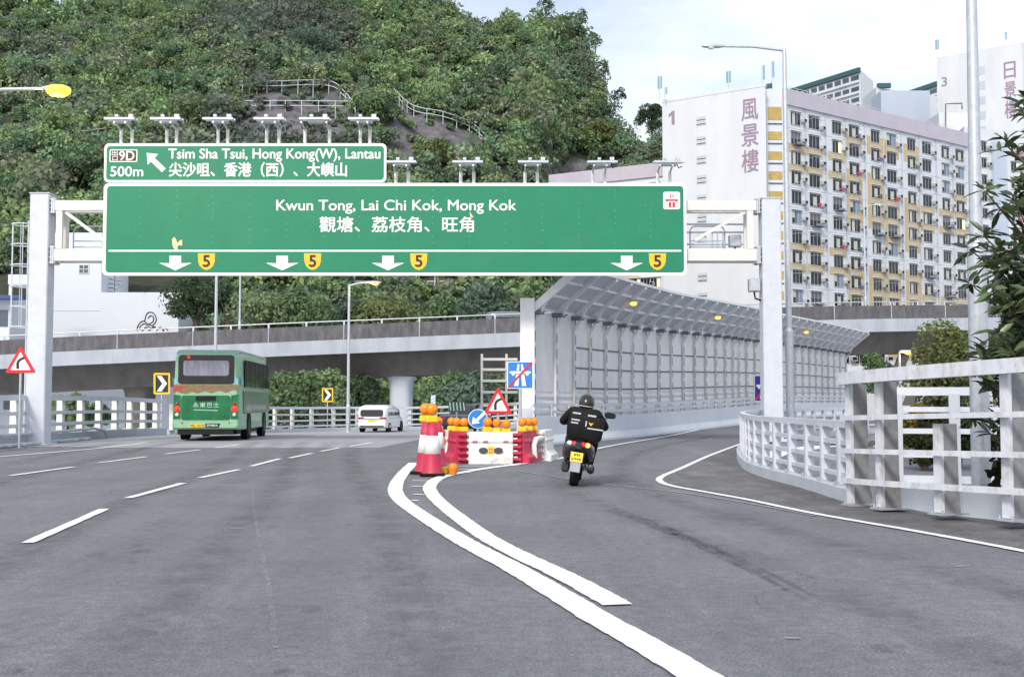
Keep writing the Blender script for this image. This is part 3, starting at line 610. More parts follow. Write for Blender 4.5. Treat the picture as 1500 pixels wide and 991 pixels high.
# ================================================================== buildings
BW = mat('white rendered wall', (.58, .6, .635), .85, var=.05, scale=.4, dirt=(.44, .45, .47), dirtamt=.6, stretch=.25)
BW2 = mat('pale blue grey wall', (.42, .48, .57), .85, var=.05, scale=.4, dirt=(.45, .48, .54), dirtamt=.4, stretch=.25)
PINKB = mat('mauve parapet paint', (.43, .4, .46), .8, var=.06, scale=.5)
TAN = mat('tan spandrel paint', (.48, .38, .22), .8, var=.1, scale=.8, dirt=(.35, .25, .16), dirtamt=.4)
OCHRE = mat('ochre screen', (.42, .31, .1), .8, var=.2, scale=2)
PINKT = mat('faded mauve lettering', (.27, .2, .27), .8, var=.08)
DARKG = mat('dark teal roof trim', (.03, .09, .1), .7, var=.1)
FRAMEM = mat('aluminium window frame', (.55, .58, .6), .4, .4, var=.1)
ACM = mat('air conditioner casing', (.42, .43, .44), .6, var=.15)
CURT = mat('pale curtain', (.5, .48, .44), .8, var=.15)
WARMW = mat('lit window', (.95, .8, .42), .6, var=.1, emit=.35)
GLB = mat('blue tinted glass', (.05, .08, .11), .08, var=.3, scale=2, spec=.8)
CLOTH = [mat('washing %d' % i, c, .8, var=.1) for i, c in enumerate(((.5, .04, .12), (.1, .1, .25), (.5, .5, .52), (.08, .1, .09)))]
def window_mesh(wd, hg, kind):
    m = MB(); f = .07; d = .05   # local: x along the wall, y outwards, z up, origin at the window's centre
    for z in (-hg/2, hg/2): m.box((0, d/2, z), (wd+f, d+.04, f), 0)
    for x in (-wd/2, wd/2): m.box((x, d/2, 0), (f, d+.02, hg-f), 0)
    for k in (1, 2): m.box((-wd/2+wd*k/3, d/2, 0), (.05, d, hg-f), 0)
    m.box((0, .012, 0), (wd, .02, hg), 1)
    if kind == 1: m.box((-wd*.18, .03, 0), (wd*.28, .012, hg*.9), 2)
    if kind == 2: m.box((wd*.33, .03, .0), (wd*.3, .012, hg*.88), 3)
    if kind == 3: m.box((wd*.02, .03, -.1), (wd*.3, .012, hg*.7), 2); m.box((wd*.2, .5, -hg*.3), (.05, 1.0, .05), 0)
    if kind == 5: m.box((wd*.22, .03, .0), (wd*.5, .012, hg*.92), 5); m.box((-wd*.33, .03, hg*.2), (wd*.25, .012, hg*.5), 2)
    if kind == 6: m.box((0, .03, hg*.22), (wd*.96, .012, hg*.5), 6); m.box((wd*.1, .45, -hg*.55), (wd*.9, .9, .06), 6); m.box((wd*.1, .7, -hg*.42), (wd*.5, .3, .25), 5)
    if kind == 4:
        for x in (-.5, .5): m.box((x*wd, .55, hg*.22), (.04, 1.1, .04), 0)
        m.box((0, 1.05, hg*.22), (wd, .04, .04), 0)
    m.box((0, .16, hg/2+.14), (wd+.3, .34, .07), 4)
    return m
def ac_mesh(x, z): m = MB(); m.box((x, .32, z), (.68, .6, .46), 0, ch=.03); m.box((x, .63, z), (.5, .02, .34), 1); m.box((x, .3, z-.28), (.8, .6, .04), 0); return m
def washing_mesh(x, z, c): m = MB(); m.box((x, .75, z), (.5, .03, .7), 0); return m
WMATS = [FRAMEM, GLASS, CURT, WARMW, BW, mat('blue grey curtain', (.2, .26, .36), .8, var=.2), mat('dark grille', (.13, .13, .14), .7, var=.2)]
class Facade:
    def __init__(s, a, b, thing_):   # wall from a to b (seen left to right), outward normal towards the viewer
        s.a = Vector((a[0], a[1], 0)); s.b = Vector((b[0], b[1], 0)); s.t = thing_; s.u = (s.b-s.a).normalized(); s.n = Vector((s.u.y, -s.u.x, 0)); s.L = (s.b-s.a).length
        s.M = Matrix((s.u, s.n*1, Vector((0, 0, 1)))).transposed(); s.org = ORG[thing_.name]; s.rot = math.atan2(s.u.y, s.u.x)
    def pt(s, d, z, o=0.0): return s.a+s.u*d+s.n*o+Vector((0, 0, z))
    def rect(s, mb, d0, d1, z0, z1, o, dp, m=0): c = s.pt((d0+d1)/2, (z0+z1)/2, o+dp/2); mb.box(c, (d1-d0, dp, z1-z0), m, s.M)
WCACHE = {}
class WindowBank:      # the 100 windows that show largest are parts, the others one part of kind stuff
    def __init__(s, t): s.t = t; s.l = []
    def add(s, fc, d, z, wd, hg, kind, ac): s.l.append((fc, d, z, wd, hg, kind, ac))
    def done(s):
        rest = MB()
        for i, (fc, d, z, wd, hg, kind, ac) in enumerate(s.l):
            p = fc.pt(d, z, .012)
            if i < 100:
                key = (round(wd, 2), round(hg, 2), kind)
                if key not in WCACHE:
                    o = window_mesh(wd, hg, kind).build('window', WMATS); WCACHE[key] = o.data; bpy.data.objects.remove(o)
                o = bpy.data.objects.new('window', WCACHE[key]); COL.objects.link(o); o.parent = s.t; o.location = p-Vector(fc.org)
                o.matrix_local = Matrix.Translation(p-Vector(fc.org)) @ fc.M.to_4x4()
                if ac:
                    k2 = ('ac', round(wd, 2), ac)
                    if k2 not in WCACHE: q = ac_mesh(wd/2+.45, -.1 if ac == 1 else -.55).build('air_conditioner', [ACM, BLACK]); WCACHE[k2] = q.data; bpy.data.objects.remove(q)
                    q = bpy.data.objects.new('air_conditioner', WCACHE[k2]); COL.objects.link(q); q.parent = o
                if kind == 3:
                    ci = random.randrange(4); k3 = ('wash', ci)
                    if k3 not in WCACHE: q = washing_mesh(.3, -.75, ci).build('washing', CLOTH[ci]); WCACHE[k3] = q.data; bpy.data.objects.remove(q)
                    q = bpy.data.objects.new('washing', WCACHE[k3]); COL.objects.link(q); q.parent = o
            else:
                w_ = window_mesh(wd, hg, kind); rest.add([p+fc.M @ Vector(v) for v in w_.v], [], 0)
                off = len(rest.v)-len(w_.v)
                for f, mi in zip(w_.f, w_.m): rest.f.append(tuple(j+off for j in f)); rest.m.append(mi); rest.s.append(False)
        if rest.v: rest.build('window', WMATS, s.t, 'stuff')
def slab(t, foot, zb, zt, m, name='wall'):
    mb = MB(); n = len(foot); a = [Vector((x, y, zb)) for x, y in foot]; b = [Vector((x, y, zt)) for x, y in foot]
    mb.add(a+b, [(i, (i+1) % n, n+(i+1) % n, n+i) for i in range(n)]+[tuple(range(n, 2*n))], 0); return mb.build(name, m, t)
def antenna(t, x, y, z, hg, n):
    m = MB(); m.tube([(x, y, z), (x, y, z+hg)], .06, 6, 0)
    for k in range(n): a = k*2.1; m.box((x+.25*math.cos(a), y+.25*math.sin(a), z+hg*.75), (.22, .16, hg*.5), 1)
    m.build('antenna', [GALV, mat('antenna panel', (.16, .33, .42), .5)], t)
# --- tall block with its gable towards the road
A = P(970, 147, 166); B = P(1121, 122, 157.2); Cc = P(1146, 127, 159.5); D = P(1417, 203, 187)
ZT = 44.6
t1 = thing('apartment_block', 'tall white apartment block numbered 1 with tan panels, its gable behind the gantry post', 'apartment block', (B.x, B.y, -2.6), world=True)
E = (A.x+D.x-Cc.x, A.y+D.y-Cc.y)
slab(t1, [(A.x, A.y), (B.x, B.y), (B.x+.6, B.y+2.2), (Cc.x, Cc.y), (D.x, D.y), E], -2.6, ZT, BW)
g = Facade((A.x, A.y), (B.x, B.y), t1); fF = Facade((Cc.x, Cc.y), (D.x, D.y), t1); fB = Facade((B.x+.6, B.y+2.2), (Cc.x, Cc.y), t1)
m = MB(); fF.rect(m, -.05, fF.L+.3, ZT-1.9, ZT+.35, .003, .35); m.build('parapet', PINKB, t1)
m = MB(); g.rect(m, .003, g.L, ZT-.02, ZT+.4, -.5, .55); m.build('coping', BW, t1)
STO = 2.78
wb = WindowBank(t1); cols = [.052+i*.1 for i in range(10)]; sp_tan = []
rows = [ZT-3.6-STO*i for i in range(15)]
for r_, z in enumerate(rows):
    for c_ in range(10):
        d = fF.L*(cols[c_]+(.006 if c_ % 2 == 0 else -.006)); vis = z > 12.5 or z < 6
        if vis: wb.add(fF, d, z, 2.35 if c_ % 2 else 2.1, 1.8, random.choices((0, 1, 2, 3, 4, 5, 6), (5, 4, 1, 6, 4, 4, 4))[0], random.choice((0, 1, 1, 2)))
        grp = c_//2+(1 if c_ else 0)
        on = {0: r_ in (1, 2, 6, 7), 1: r_ in (1, 2, 6, 7), 2: r_ in (1, 2, 6, 7), 3: r_ not in (1, 5, 6), 4: r_ not in (1, 5, 6), 5: r_ not in (1, 2, 6), 6: r_ not in (1, 2, 6), 7: r_ in (3, 4, 8, 9), 8: r_ in (3, 4, 8, 9), 9: r_ in (2, 3, 4, 8, 9)}[c_]
        if on and z > 8: sp_tan.append((d, z))
wb.l.sort(key=lambda q: -q[2]); wb.done()
for d, z in sp_tan:
    m = MB(); wide = .34*fF.L < d < .7*fF.L; fF.rect(m, d-1.95, d+1.95, z-STO/2-(.68 if not wide else 1.38), z-STO/2+(.6 if not wide else 1.38), .004, .014); m.build('spandrel_panel', TAN, t1)
m = MB()
for r_ in range(15): fF.rect(m, 0, fF.L, rows[r_]-1.42, rows[r_]-1.37, .006, .03)
m.build('string_course', BW2, t1)
for i in range(11): m = MB(); d = fF.L*(.002+i*.1); m.tube([fF.pt(d, 0, .12), fF.pt(d, ZT-2, .12)], .06, 6, 0); m.build('downpipe', BW2, t1)
k_ = 0
for z in rows:      # landing openings on the gable's return
    m = MB(); fB.rect(m, .2, fB.L-.15, z-.55, z+(.6 if k_ else 1.3), .004, .05); k_ += 1; m.build('landing_screen', OCHRE, t1)
    m = MB(); fB.rect(m, .15, fB.L-.1, z-1.15, z-1.0, .005, .12); m.build('landing_slot', GLB, t1)
for z in rows:
    if z < 1: continue
    m = MB(); d0 = g.L*.34; g.rect(m, d0, d0+1.5, z-.55, z+.75, .002, .04, 0)
    for k in range(4): g.rect(m, d0+.08, d0+1.42, z-.45+k*.3, z-.3+k*.3, .035, .02, 1 if k % 2 else 2)
    m.build('stair_window', [FRAMEM, CURT, GLB], t1)
def gabletext(mb, fc, body, d0, d1, z0, z1, off=.012, m=0): mb.text(body, fc.pt(d0, z0, .02), fc.u, Vector((0, 0, 1)), d1-d0, z1-z0, m, off)
def gd(px): return (P(px, 200, 161).x-A.x)/(B.x-A.x)*g.L
def gzz(py, px): q = g.L*(px-970)/151; Yq = A.y+(B.y-A.y)*(px-970)/151; return P(px, py, Yq).z
m = MB()
for ch, y0, y1 in (('風', 145, 176), ('景', 182, 214), ('樓', 219, 252)): gabletext(m, g, ch, g.L*.775, g.L*.93, gzz(y1, 1100), gzz(y0, 1100))
m.build('lettering', PINKT, t1); m = MB(); z0, z1 = gzz(183, 984), gzz(163, 984); d0, d1 = g.L*.065, g.L*.125; W1 = d1-d0
m.add([g.pt(d0+W1*u, z0+(z1-z0)*v, .02) for u, v in ((.5, 0), (1, 0), (1, 1), (.62, 1), (0, .78), (0, .56), (.5, .72))], [tuple(range(7))], 0); m.build('block_number', PINKT, t1)
for px, py, hg, n in ((973, 147, 3.6, 2), (981, 146, 2, 1), (1069, 132, 3.2, 2), (1119, 122, 4, 1), (1133, 124, 4.6, 1)):
    q = P(px, py, 160); antenna(t1, q.x, 165 if px < 1000 else 161, ZT, hg, n)
m = MB(); g.rect(m, g.L*.34, g.L*.99, ZT+.42, ZT+1.1, -3, .2, 0); m.build('roof_edge', DARKG, t1)
m = MB(); q0, q1 = fF.pt(2, ZT+1.1, -.8), fF.pt(fF.L-2, ZT+1.1, -.8); m.tube([q0, q1], .035, 5, 0); m.tube([q0-Vector((0, 0, .45)), q1-Vector((0, 0, .45))], .03, 5, 0)
for i in range(20): q = q0.lerp(q1, i/19); m.tube([q-Vector((0, 0, 1.1)), q], .035, 5, 0)
m.build('roof_railing', FRAMEM, t1)
# --- lower wing left of the gable
wA = P(806, 266, 177); wB = P(972, 242, 167.5); zw = wB.z
t2 = thing('apartment_wing', 'lower white apartment wing with a mauve parapet showing above the long green sign', 'apartment block', (wB.x, wB.y, -2.6), world=True)
slab(t2, [(wA.x, wA.y), (wB.x, wB.y), (wB.x+2, wB.y+10), (wA.x+2, wA.y+10)], -2.6, zw, BW); fw = Facade((wA.x, wA.y), (wB.x, wB.y), t2)
m = MB(); fw.rect(m, -.1, fw.L+.1, zw-1.6, zw+.4, .003, .3); m.build('parapet', PINKB, t2)
wb = WindowBank(t2); tn = []
for r_ in range(9):
    for c_ in range(11):
        z = zw-3.2-r_*STO; d = 1.6+c_*(fw.L-3)/10
        if r_ < 2 or r_ > 4: wb.add(fw, d, z, 1.5, 1.4, random.choice((0, 1, 1, 2, 4)), random.choice((0, 1)))
        if (r_+c_//3) % 3 == 0: tn.append((d, z))
wb.done()
for d, z in tn: m = MB(); fw.rect(m, d-.75, d+.75, z-1.95, z-.9, .004, .02); m.build('spandrel_panel', TAN, t2)
# --- block 3 behind the lamp post
A3 = P(1372, 88, 232); B3 = P(1497, 62, 222); z3 = B3.z
t3 = thing('apartment_block', 'taller white apartment block numbered 3 standing behind the lamp post at far right', 'apartment block', (B3.x, B3.y, -2.6), world=True)
slab(t3, [(A3.x, A3.y), (B3.x, B3.y), (B3.x+30, B3.y+22), (A3.x+30, A3.y+32)], -2.6, z3, BW); g3 = Facade((A3.x, A3.y), (B3.x, B3.y), t3); f3 = Facade((B3.x, B3.y), (B3.x+30, B3.y+22), t3)
m = MB()
for ch, y0, y1 in (('日', 92, 116), ('景', 121, 144), ('樓', 148, 174)): gabletext(m, g3, ch, g3.L*.79, g3.L*.92, P(1478, y1, 224).z, P(1478, y0, 224).z)
gabletext(m, g3, '3', g3.L*.055, g3.L*.12, P(1382, 126, 231).z, P(1382, 113, 231).z, .02); m.build('lettering', PINKT, t3)
for k in range(14): m = MB(); g3.rect(m, g3.L*.5, g3.L*.57, z3-5-k*3, z3-3.4-k*3, .002, .05); m.build('stair_window', BW2, t3)
wb = WindowBank(t3)
for r_ in range(14):
    for c_ in range(4): wb.add(f3, 3+c_*5, z3-4-r_*2.9, 1.6, 1.5, random.choice((0, 1, 2)), 1)
wb.done()
antenna(t3, A3.x+.5, A3.y+1, z3, 4, 2); antenna(t3, B3.x-2, B3.y+3, z3, 3, 1)
# --- narrow annexe between blocks 1 and 3
A4 = P(1412, 185, 192); B4 = P(1500, 190, 198)
t4 = thing('apartment_annexe', 'white apartment annexe with stacked bay windows just right of the tan panelled block', 'apartment block', (A4.x, A4.y, -2.6), world=True)
slab(t4, [(A4.x, A4.y), (B4.x, B4.y), (B4.x+6, B4.y+14), (A4.x+2, A4.y+16)], -2.6, A4.z, BW); f4 = Facade((A4.x, A4.y), (B4.x, B4.y), t4); wb = WindowBank(t4)
for r_ in range(13):
    for d, k in ((f4.L*.28, 1), (f4.L*.83, 2 if r_ % 2 else 3)): wb.add(f4, d, A4.z-3-r_*2.85, 2.0, 1.6, k, 1)
wb.done(); m = MB(); f4.rect(m, f4.L*.44, f4.L*.66, 0, A4.z-2, .004, .5); m.build('pilaster', BW2, t4)
# --- two far slabs and a roof house
def far_block(label, pa, pb, pc, Ya, Yb, Yc, bands, m_=BW):
    a, b, c = P(*pa, Ya), P(*pb, Yb), P(*pc, Yc); t = thing('far_apartment_block', label, 'apartment block', (b.x, b.y, -2.6), world=True)
    slab(t, [(a.x, a.y), (b.x, b.y), (c.x, c.y), (c.x+a.x-b.x, c.y+a.y-b.y)], -2.6, b.z, m_); f = Facade((a.x, a.y), (b.x, b.y), t)
    for k in range(bands):
        z = b.z-1.6-k*3.1; m = MB(); f.rect(m, .5, f.L-.5, z-1.2, z+.2, .004, .05, 0)
        for j in range(int(f.L/3)): f.rect(m, 1+j*3, 1.4+j*3, z-1.25, z+.3, .06, .4, 1)
        f.rect(m, .3, f.L-.3, z-1.95, z-1.25, .004, .55, 1); m.build('balcony', [GLB, BW], t)
    m = MB(); f.rect(m, -.2, f.L+.2, b.z-.8, b.z+.5, .003, .8); m.build('roof_edge', DARKG, t); return t
far_block('distant slab block with dark balcony bands above the roof of block 1', (1140, 128), (1260, 102), (1279, 104), 345, 318, 330, 8)
far_block('small distant balcony block just left of block 3', (1335, 128), (1374, 122), (1400, 122), 345, 335, 345, 7)
a = P(1283, 128, 262); t5 = thing('roof_house', 'plain pale plant house stepping up behind the roof of block 1', 'building', (a.x, a.y, -2.6), world=True)
b = P(1372, 128, 270); slab(t5, [(a.x, a.y), (b.x, b.y), (b.x, b.y+10), (a.x, a.y+10)], -2.6, a.z, BW)
a2 = P(1284, 138, 258); b2 = P(1355, 138, 258); slab(t5, [(a2.x, 255), (b2.x, 255), (b2.x, 261.8), (a2.x, 261.8)], -2.6, a2.z, BW2, 'front_wing')
m = MB(); m.box((a.x+2, 262.5, a.z+.5), (3, 1, 1), 0); m.build('water_tank', DARKG, t5)
a = P(1375, 152, 205); b = P(1425, 168, 205); t5b = thing('lift_tower', 'white lift tower with a dark pipe frame right of the tan panelled roof', 'building', (a.x, 205, -2.6), world=True)
slab(t5b, [(a.x, 205), (b.x, 205), (b.x, 212), (a.x, 212)], -2.6, P(1390, 165, 205).z, BW); m = MB(); z = P(1390, 158, 205).z
m.tube([(a.x-2, 204.6, z-4), (a.x+1, 204.6, z-3.7), (a.x+1.1, 204.6, z+.6), (a.x+4, 204.6, z+.7), (a.x+4, 204.6, z-.3)], .14, 6, 0); m.build('pipe_frame', GLB, t5b)
# --- street level buildings seen under the flyover on the right
a = P(1196, 508, 130); b = P(1300, 508, 130); t6 = thing('low_block', 'low white block with ochre panels seen under the flyover beside the noise barrier', 'building', (a.x, 130, -2.6), world=True)
slab(t6, [(a.x, 130), (b.x, 130), (b.x, 138), (a.x, 138)], -2.6, a.z+1.5, BW); f6 = Facade((a.x, 130), (b.x, 130), t6); wb = WindowBank(t6)
for r_ in range(2):
    for c_ in range(4): wb.add(f6, 1+c_*2, a.z-1.2-r_*2.7, 1.3, 1.3, r_, 1)
wb.done(); m = MB(); f6.rect(m, .2, 3.4, a.z-3.4, a.z-2.1, .004, .02); m.build('spandrel_panel', TAN, t6)
# --- white building with the mural on the left, and its neighbours
YB = 128.0
def bp_(px, py): return P(px, py, YB)
t7 = thing('white_building', 'windowless white building behind the flyover with a black line mural on its lower wing', 'building', (bp_(160, 480).x, YB, -2.6), world=True)
WALLW = mat('bright white render', (.6, .63, .68), .85, var=.03, scale=.4, dirt=(.55, .57, .6), dirtamt=.3, stretch=.25)
a, b, c = bp_(73, 380), bp_(149, 384), bp_(262, 428)
slab(t7, [(a.x, YB), (b.x, YB), (b.x, YB+9), (a.x, YB+9)], -2.6, bp_(73, 380).z+3, WALLW); slab(t7, [(b.x+.003, YB-.02), (c.x, YB-.02), (c.x, YB+8), (b.x+.003, YB+8)], -2.6, c.z, WALLW, 'wing')
q = bp_(123, 394); m = MB(); m.box((q.x, YB-.03, q.z), (1.15, .1, 1.05), 0); m.box((q.x, YB-.06, q.z), (.95, .08, .85), 1); m.box((q.x, YB-.1, q.z), (.07, .04, .9), 0); m.box((q.x, YB-.1, q.z), (1.0, .04, .07), 0); m.build('window', [FRAMEM, GLB], t7)
m = MB()
def mline(pts, r=.055):
    pp = [bp_(x, y) for x, y in pts]; pp = [Vector((p.x, YB-.05, p.z)) for p in pp]; m.tube(catmull(pp, .12), r, 5, 0)
mline([(200, 483), (204, 474), (210, 470), (215, 473), (220, 476)]); mline([(212, 470), (215, 460), (221, 457), (227, 461), (229, 469), (224, 476), (217, 475)]); mline([(217, 466), (221, 462), (225, 465), (224, 471), (219, 474)])
mline([(204, 479), (212, 474), (222, 481), (228, 478)]); mline([(201, 484), (205, 481), (209, 484)]); mline([(209, 484), (214, 479), (219, 484)]); mline([(219, 484), (225, 478), (230, 483)]); mline([(230, 483), (235, 479), (239, 482), (240, 485)]); mline([(238, 484), (242, 480), (246, 484)])
m.build('mural', SBLACK, t7)
m = MB()
for px in (211, 235): q = bp_(px, 428); m.box((q.x, YB+.3, c.z+.12), (.5, .3, .22), 0); m.tube([(q.x, YB+.2, c.z), (q.x, YB-.5, c.z+.15)], .04, 5, 0)
m.build('floodlight', BLACK, t7)
m = MB(); q = bp_(264, 440); m.box((q.x+.1, YB+.3, q.z), (.5, .5, 1.0), 0, ch=.1); m.build('duct_outlet', SYEL, t7)
m = MB(); q = bp_(152, 405)
for dz in (0, 1, 2, 3): m.tube([(b.x+.1, YB+2, c.z+dz*.5+.2), (b.x+1.6, YB+2, c.z+dz*.4+.2)], .05, 5, 0)
m.tube([(b.x+.8, YB+2, c.z), (b.x+.8, YB+2, c.z+2.2)], .05, 5, 0); m.build('pipe', GLB, t7)
m = MB()
for yy in (455,): q = bp_(110, yy); m.box(((a.x+b.x)/2, YB-.01, q.z), (b.x-a.x-.02, .03, .05), 0)
m.build('render_joint', BW2, t7)
Y8 = 112.0; a, b = P(-12, 468, Y8), P(15, 432, Y8)
t8 = thing('house', 'small white house with a blue canopy at the left edge behind the ladder', 'building', (a.x, Y8, -2.6), world=True)
slab(t8, [(a.x-6, Y8), (b.x, Y8), (b.x, Y8+6), (a.x-6, Y8+6)], -2.6, b.z, WALLW); m = MB(); m.box((a.x, Y8-.6, b.z-.3), (7, 1.6, .35), 0); m.build('canopy', mat('blue awning', (.03, .08, .2), .6), t8)
m = MB(); q = P(4, 466, Y8); m.box((q.x, Y8-.03, q.z), (1.0, .08, 1.6), 0); m.build('window', GLB, t8)
a, b = P(12, 404, 118), P(48, 494, 118); t9 = thing('stair_tower', 'open white stair tower with two landings behind the caged ladder', 'building', (a.x, 118, -2.6), world=True)
for py0, py1 in ((402, 416), (450, 475), (500, 512)):
    z1, z0 = P(20, py0, 118).z, P(20, py1, 118).z; m = MB(); m.box(((a.x+b.x)/2, 119.5, (z0+z1)/2), (b.x-a.x, 3, z1-z0), 0); m.build('landing', WALLW, t9)
m = MB(); m.box(((a.x+b.x)/2+.4, 121.2, (P(20, 402, 118).z-2.6)/2), (b.x-a.x-.6, .3, P(20, 402, 118).z+2.6), 0); m.build('back_wall', CONCD, t9)
m = MB()
for x in (a.x+.15, b.x-.15): m.box((x, 118.2, (P(20, 402, 118).z-2.7)/2), (.2, .2, P(20, 402, 118).z+2.5), 0)
m.build('column', WALLW, t9)
Yk = 135.0; a, b = P(60, 556, 100), P(330, 556, 100); t10 = thing('low_wall_building', 'long pale low building glimpsed under the flyover behind the left railing', 'building', (a.x, 108, -2.6), world=True)
slab(t10, [(a.x-14, 108), (b.x, 108), (b.x, 114), (a.x-14, 114)], -2.6, P(200, 551, 108).z, WALLW); m = MB()
for px in (18, 300): q = P(px, 590, 108); m.box((q.x, 107.98, q.z), (1.6, .06, 1.2), 0)
m.build('window', GLB, t10)
# ================================================================== railings and parapets
def sweep(mb, pts, off, z0, z1, wd, m=0, z0b=None):
    secs = []
    for i, p in enumerate(pts):
        sd = side(pts, i); secs.append([p+sd*(off-wd/2)+Vector((0, 0, z0)), p+sd*(off+wd/2)+Vector((0, 0, z0)), p+sd*(off+wd/2)+Vector((0, 0, z1)), p+sd*(off-wd/2)+Vector((0, 0, z1))])
    mb.loft(secs, m, True, True, False)
def railing(name, label, pts, rails, post, spacing, plinth=None, mrail=WHITE, mpost=WHITE, cat='railing', roff=0.0, taper=1.0, base=True, flange=False, at=None):
    t = thing(name, label, cat, tuple(pts[0]), world=True); fine = curve(pts, .6)
    if plinth: m = MB(); sweep(m, fine, plinth[2] if len(plinth) > 2 else 0, -.3, plinth[1], plinth[0]); m.build('plinth', CONCL, t)
    for (z, h, w_) in rails: m = MB(); sweep(m, fine, roff, z-h/2, z+h/2, w_); m.build('rail', mrail, t)
    ps = resample(fine, spacing); zb = plinth[1] if plinth else 0
    if at: ps = [Vector(q[:3]) for q in at]
    for i, p in enumerate(ps):
        sd = side(ps, i); al = Vector((-sd.y, sd.x, 0)); m = MB(); pw, pd, ph = post
        if at: ph = at[i][3]
        def sec(z, k): return [p+al*(a*pw/2*(1+(k-1)*.4))+sd*(b*pd/2*k)+Vector((0, 0, z)) for a, b in ((-1, -1), (1, -1), (1, 1), (-1, 1))]
        m.loft([sec(zb, taper), sec(zb+(ph-zb)*.3, 1+(taper-1)*.35), sec(ph, 1)], 0, True, True, False)
        if flange: m.bar(p+sd*(pd/2+.03)+Vector((0, 0, zb+.03)), p+sd*(pd/2+.03)+Vector((0, 0, ph)), pw*1.15, .055, 2, sd)
        if base:
            M = Matrix((al, sd, Vector((0, 0, 1)))).transposed(); m.box(p+Vector((0, 0, zb+.012)), (pw*2.4, pd*taper*1.5, .024), 1, M)
            for a in (-1, 1):
                for b in (-1, 1): q = p+al*(a*pw*.9)+sd*(b*pd*taper*.6); m.tube([q+Vector((0, 0, zb)), q+Vector((0, 0, zb+.06))], .014, 6, 1)
        m.build('post', [mpost, GALV, mrail], t)
    return t
NR = [(4.6, 15.55), (4.72, 14.75), (5.08, 13.75), (5.46, 12.75), (5.95, 11.6), (6.7, 10.0)]
NRP = [Vector((x, y, .03+.028*(15.55-y))) for x, y in NR]
railing('bridge_parapet', 'tall white four rail metal parapet on weathered grey posts nearest the camera at right', NRP, [(1.67, .16, .15), (1.15, .062, .055), (.72, .062, .055), (.33, .07, .055)], (.1, .2, 1.6), .98, None, mat('weathered white rail paint', (.6, .62, .66), .5, var=.12, scale=9, dirt=(.2, .16, .12), dirtamt=.75, stretch=.5), POSTGREY, 'parapet', .2, 1.35, True, True, [(4.6, 15.45, .03, 1.6), (4.76, 14.72, .05, 1.6), (5.12, 13.7, .08, 1.06), (5.5, 12.72, .11, 1.6), (6.35, 10.9, .16, 1.6)])
m = MB(); sweep(m, curve([Vector((5.3, 16.3, 0)), Vector((5.45, 14.9, 0)), Vector((5.9, 13.6, 0)), Vector((6.5, 12.2, 0)), Vector((7.4, 10.4, 0))], .5), 0, -.5, .3, .24)
o = tag(m.build('kerb_wall', CONCL), 'low pale concrete upstand just behind the nearest metal parapet', 'kerb wall')
CR = onroad([(4.72, 15.75), (4.78, 18.7), (4.72, 21.3), (4.98, 24.5), (6.15, 31), (7.8, 37.3), (9.6, 42), (13, 47), (18, 52), (28, 60)])
railing('ramp_railing', 'curved white railing on a pale plinth bending round the inside of the ramp', CR, [(1.08, .1, .12), (.82, .07, .07), (.58, .07, .07), (.36, .06, .07)], (.1, .14, 1.04), 1.0, (.3, .2), WHITE, WHITE)
railing('far_railing', 'second white railing across the side road seen through the nearest parapet', [Vector((7.55, 22.8, -.35)), Vector((9.3, 22.2, -.35)), Vector((11.5, 21.6, -.35)), Vector((15, 21.4, -.35))], [(1.95, .16, .14), (1.6, .1, .1), (1.18, .1, .1), (.72, .1, .1), (.25, .14, .1)], (.2, .2, 1.9), 1.05, (.3, .12), WHITE, CONCL)
LR = onroad([(-16.0, 26), (-16.0, 36), (-16.0, 46), (-16.15, 54)])
railing('side_railing', 'long white post and rail fence on a stained kerb left of the road', LR, [(1.52, .17, .14), (1.02, .12, .1), (.62, .12, .1)], (.24, .2, 1.46), 1.9, (.5, .3), WHITE, CREAM, 'railing', .14, 1.15)
FR = onroad([(-16.15, 55.2), (-15.75, 65), (-14.15, 72), (-11.15, 77), (-6.15, 80.6), (0, 83.2), (8, 85.4)])
railing('bend_railing', 'white bridge railing following the far outside of the bend past the bus', FR, [(1.5, .15, .12), (1.08, .1, .1), (.7, .1, .1), (.36, .1, .1)], (.2, .18, 1.45), 2.0, (.45, .2), WHITE, CREAM, 'railing', .12)
m = MB()
for k in range(9): y = 33.5+k*1.1; m.box((-15.45+random.uniform(-.1, .1), y, .06), (.35, .7, .1), 0, Matrix.Rotation(random.uniform(-.3, .3), 3, 'Z'), .02)
m.tube([(-15.6, 33, .38), (-15.6, 38, .36), (-15.6, 43.5, .4), (-15.55, 44.4, .3), (-15.5, 44.6, .06)], .05, 8, 0); tag(m.build('service_pipe', CONCL), 'pale pipe laid along broken kerb blocks at the foot of the left fence', 'pipe')
mb = MB(); mb.add([(6.3, 6, -.3), (30, 6, -.3), (30, 48, -.3), (12, 44, -.3), (9, 38, -.3), (6.6, 31, -.3), (5.6, 24, -.3), (5.6, 16, -.3)], [tuple(range(8))]); struct('side_road', mb, ASPH)
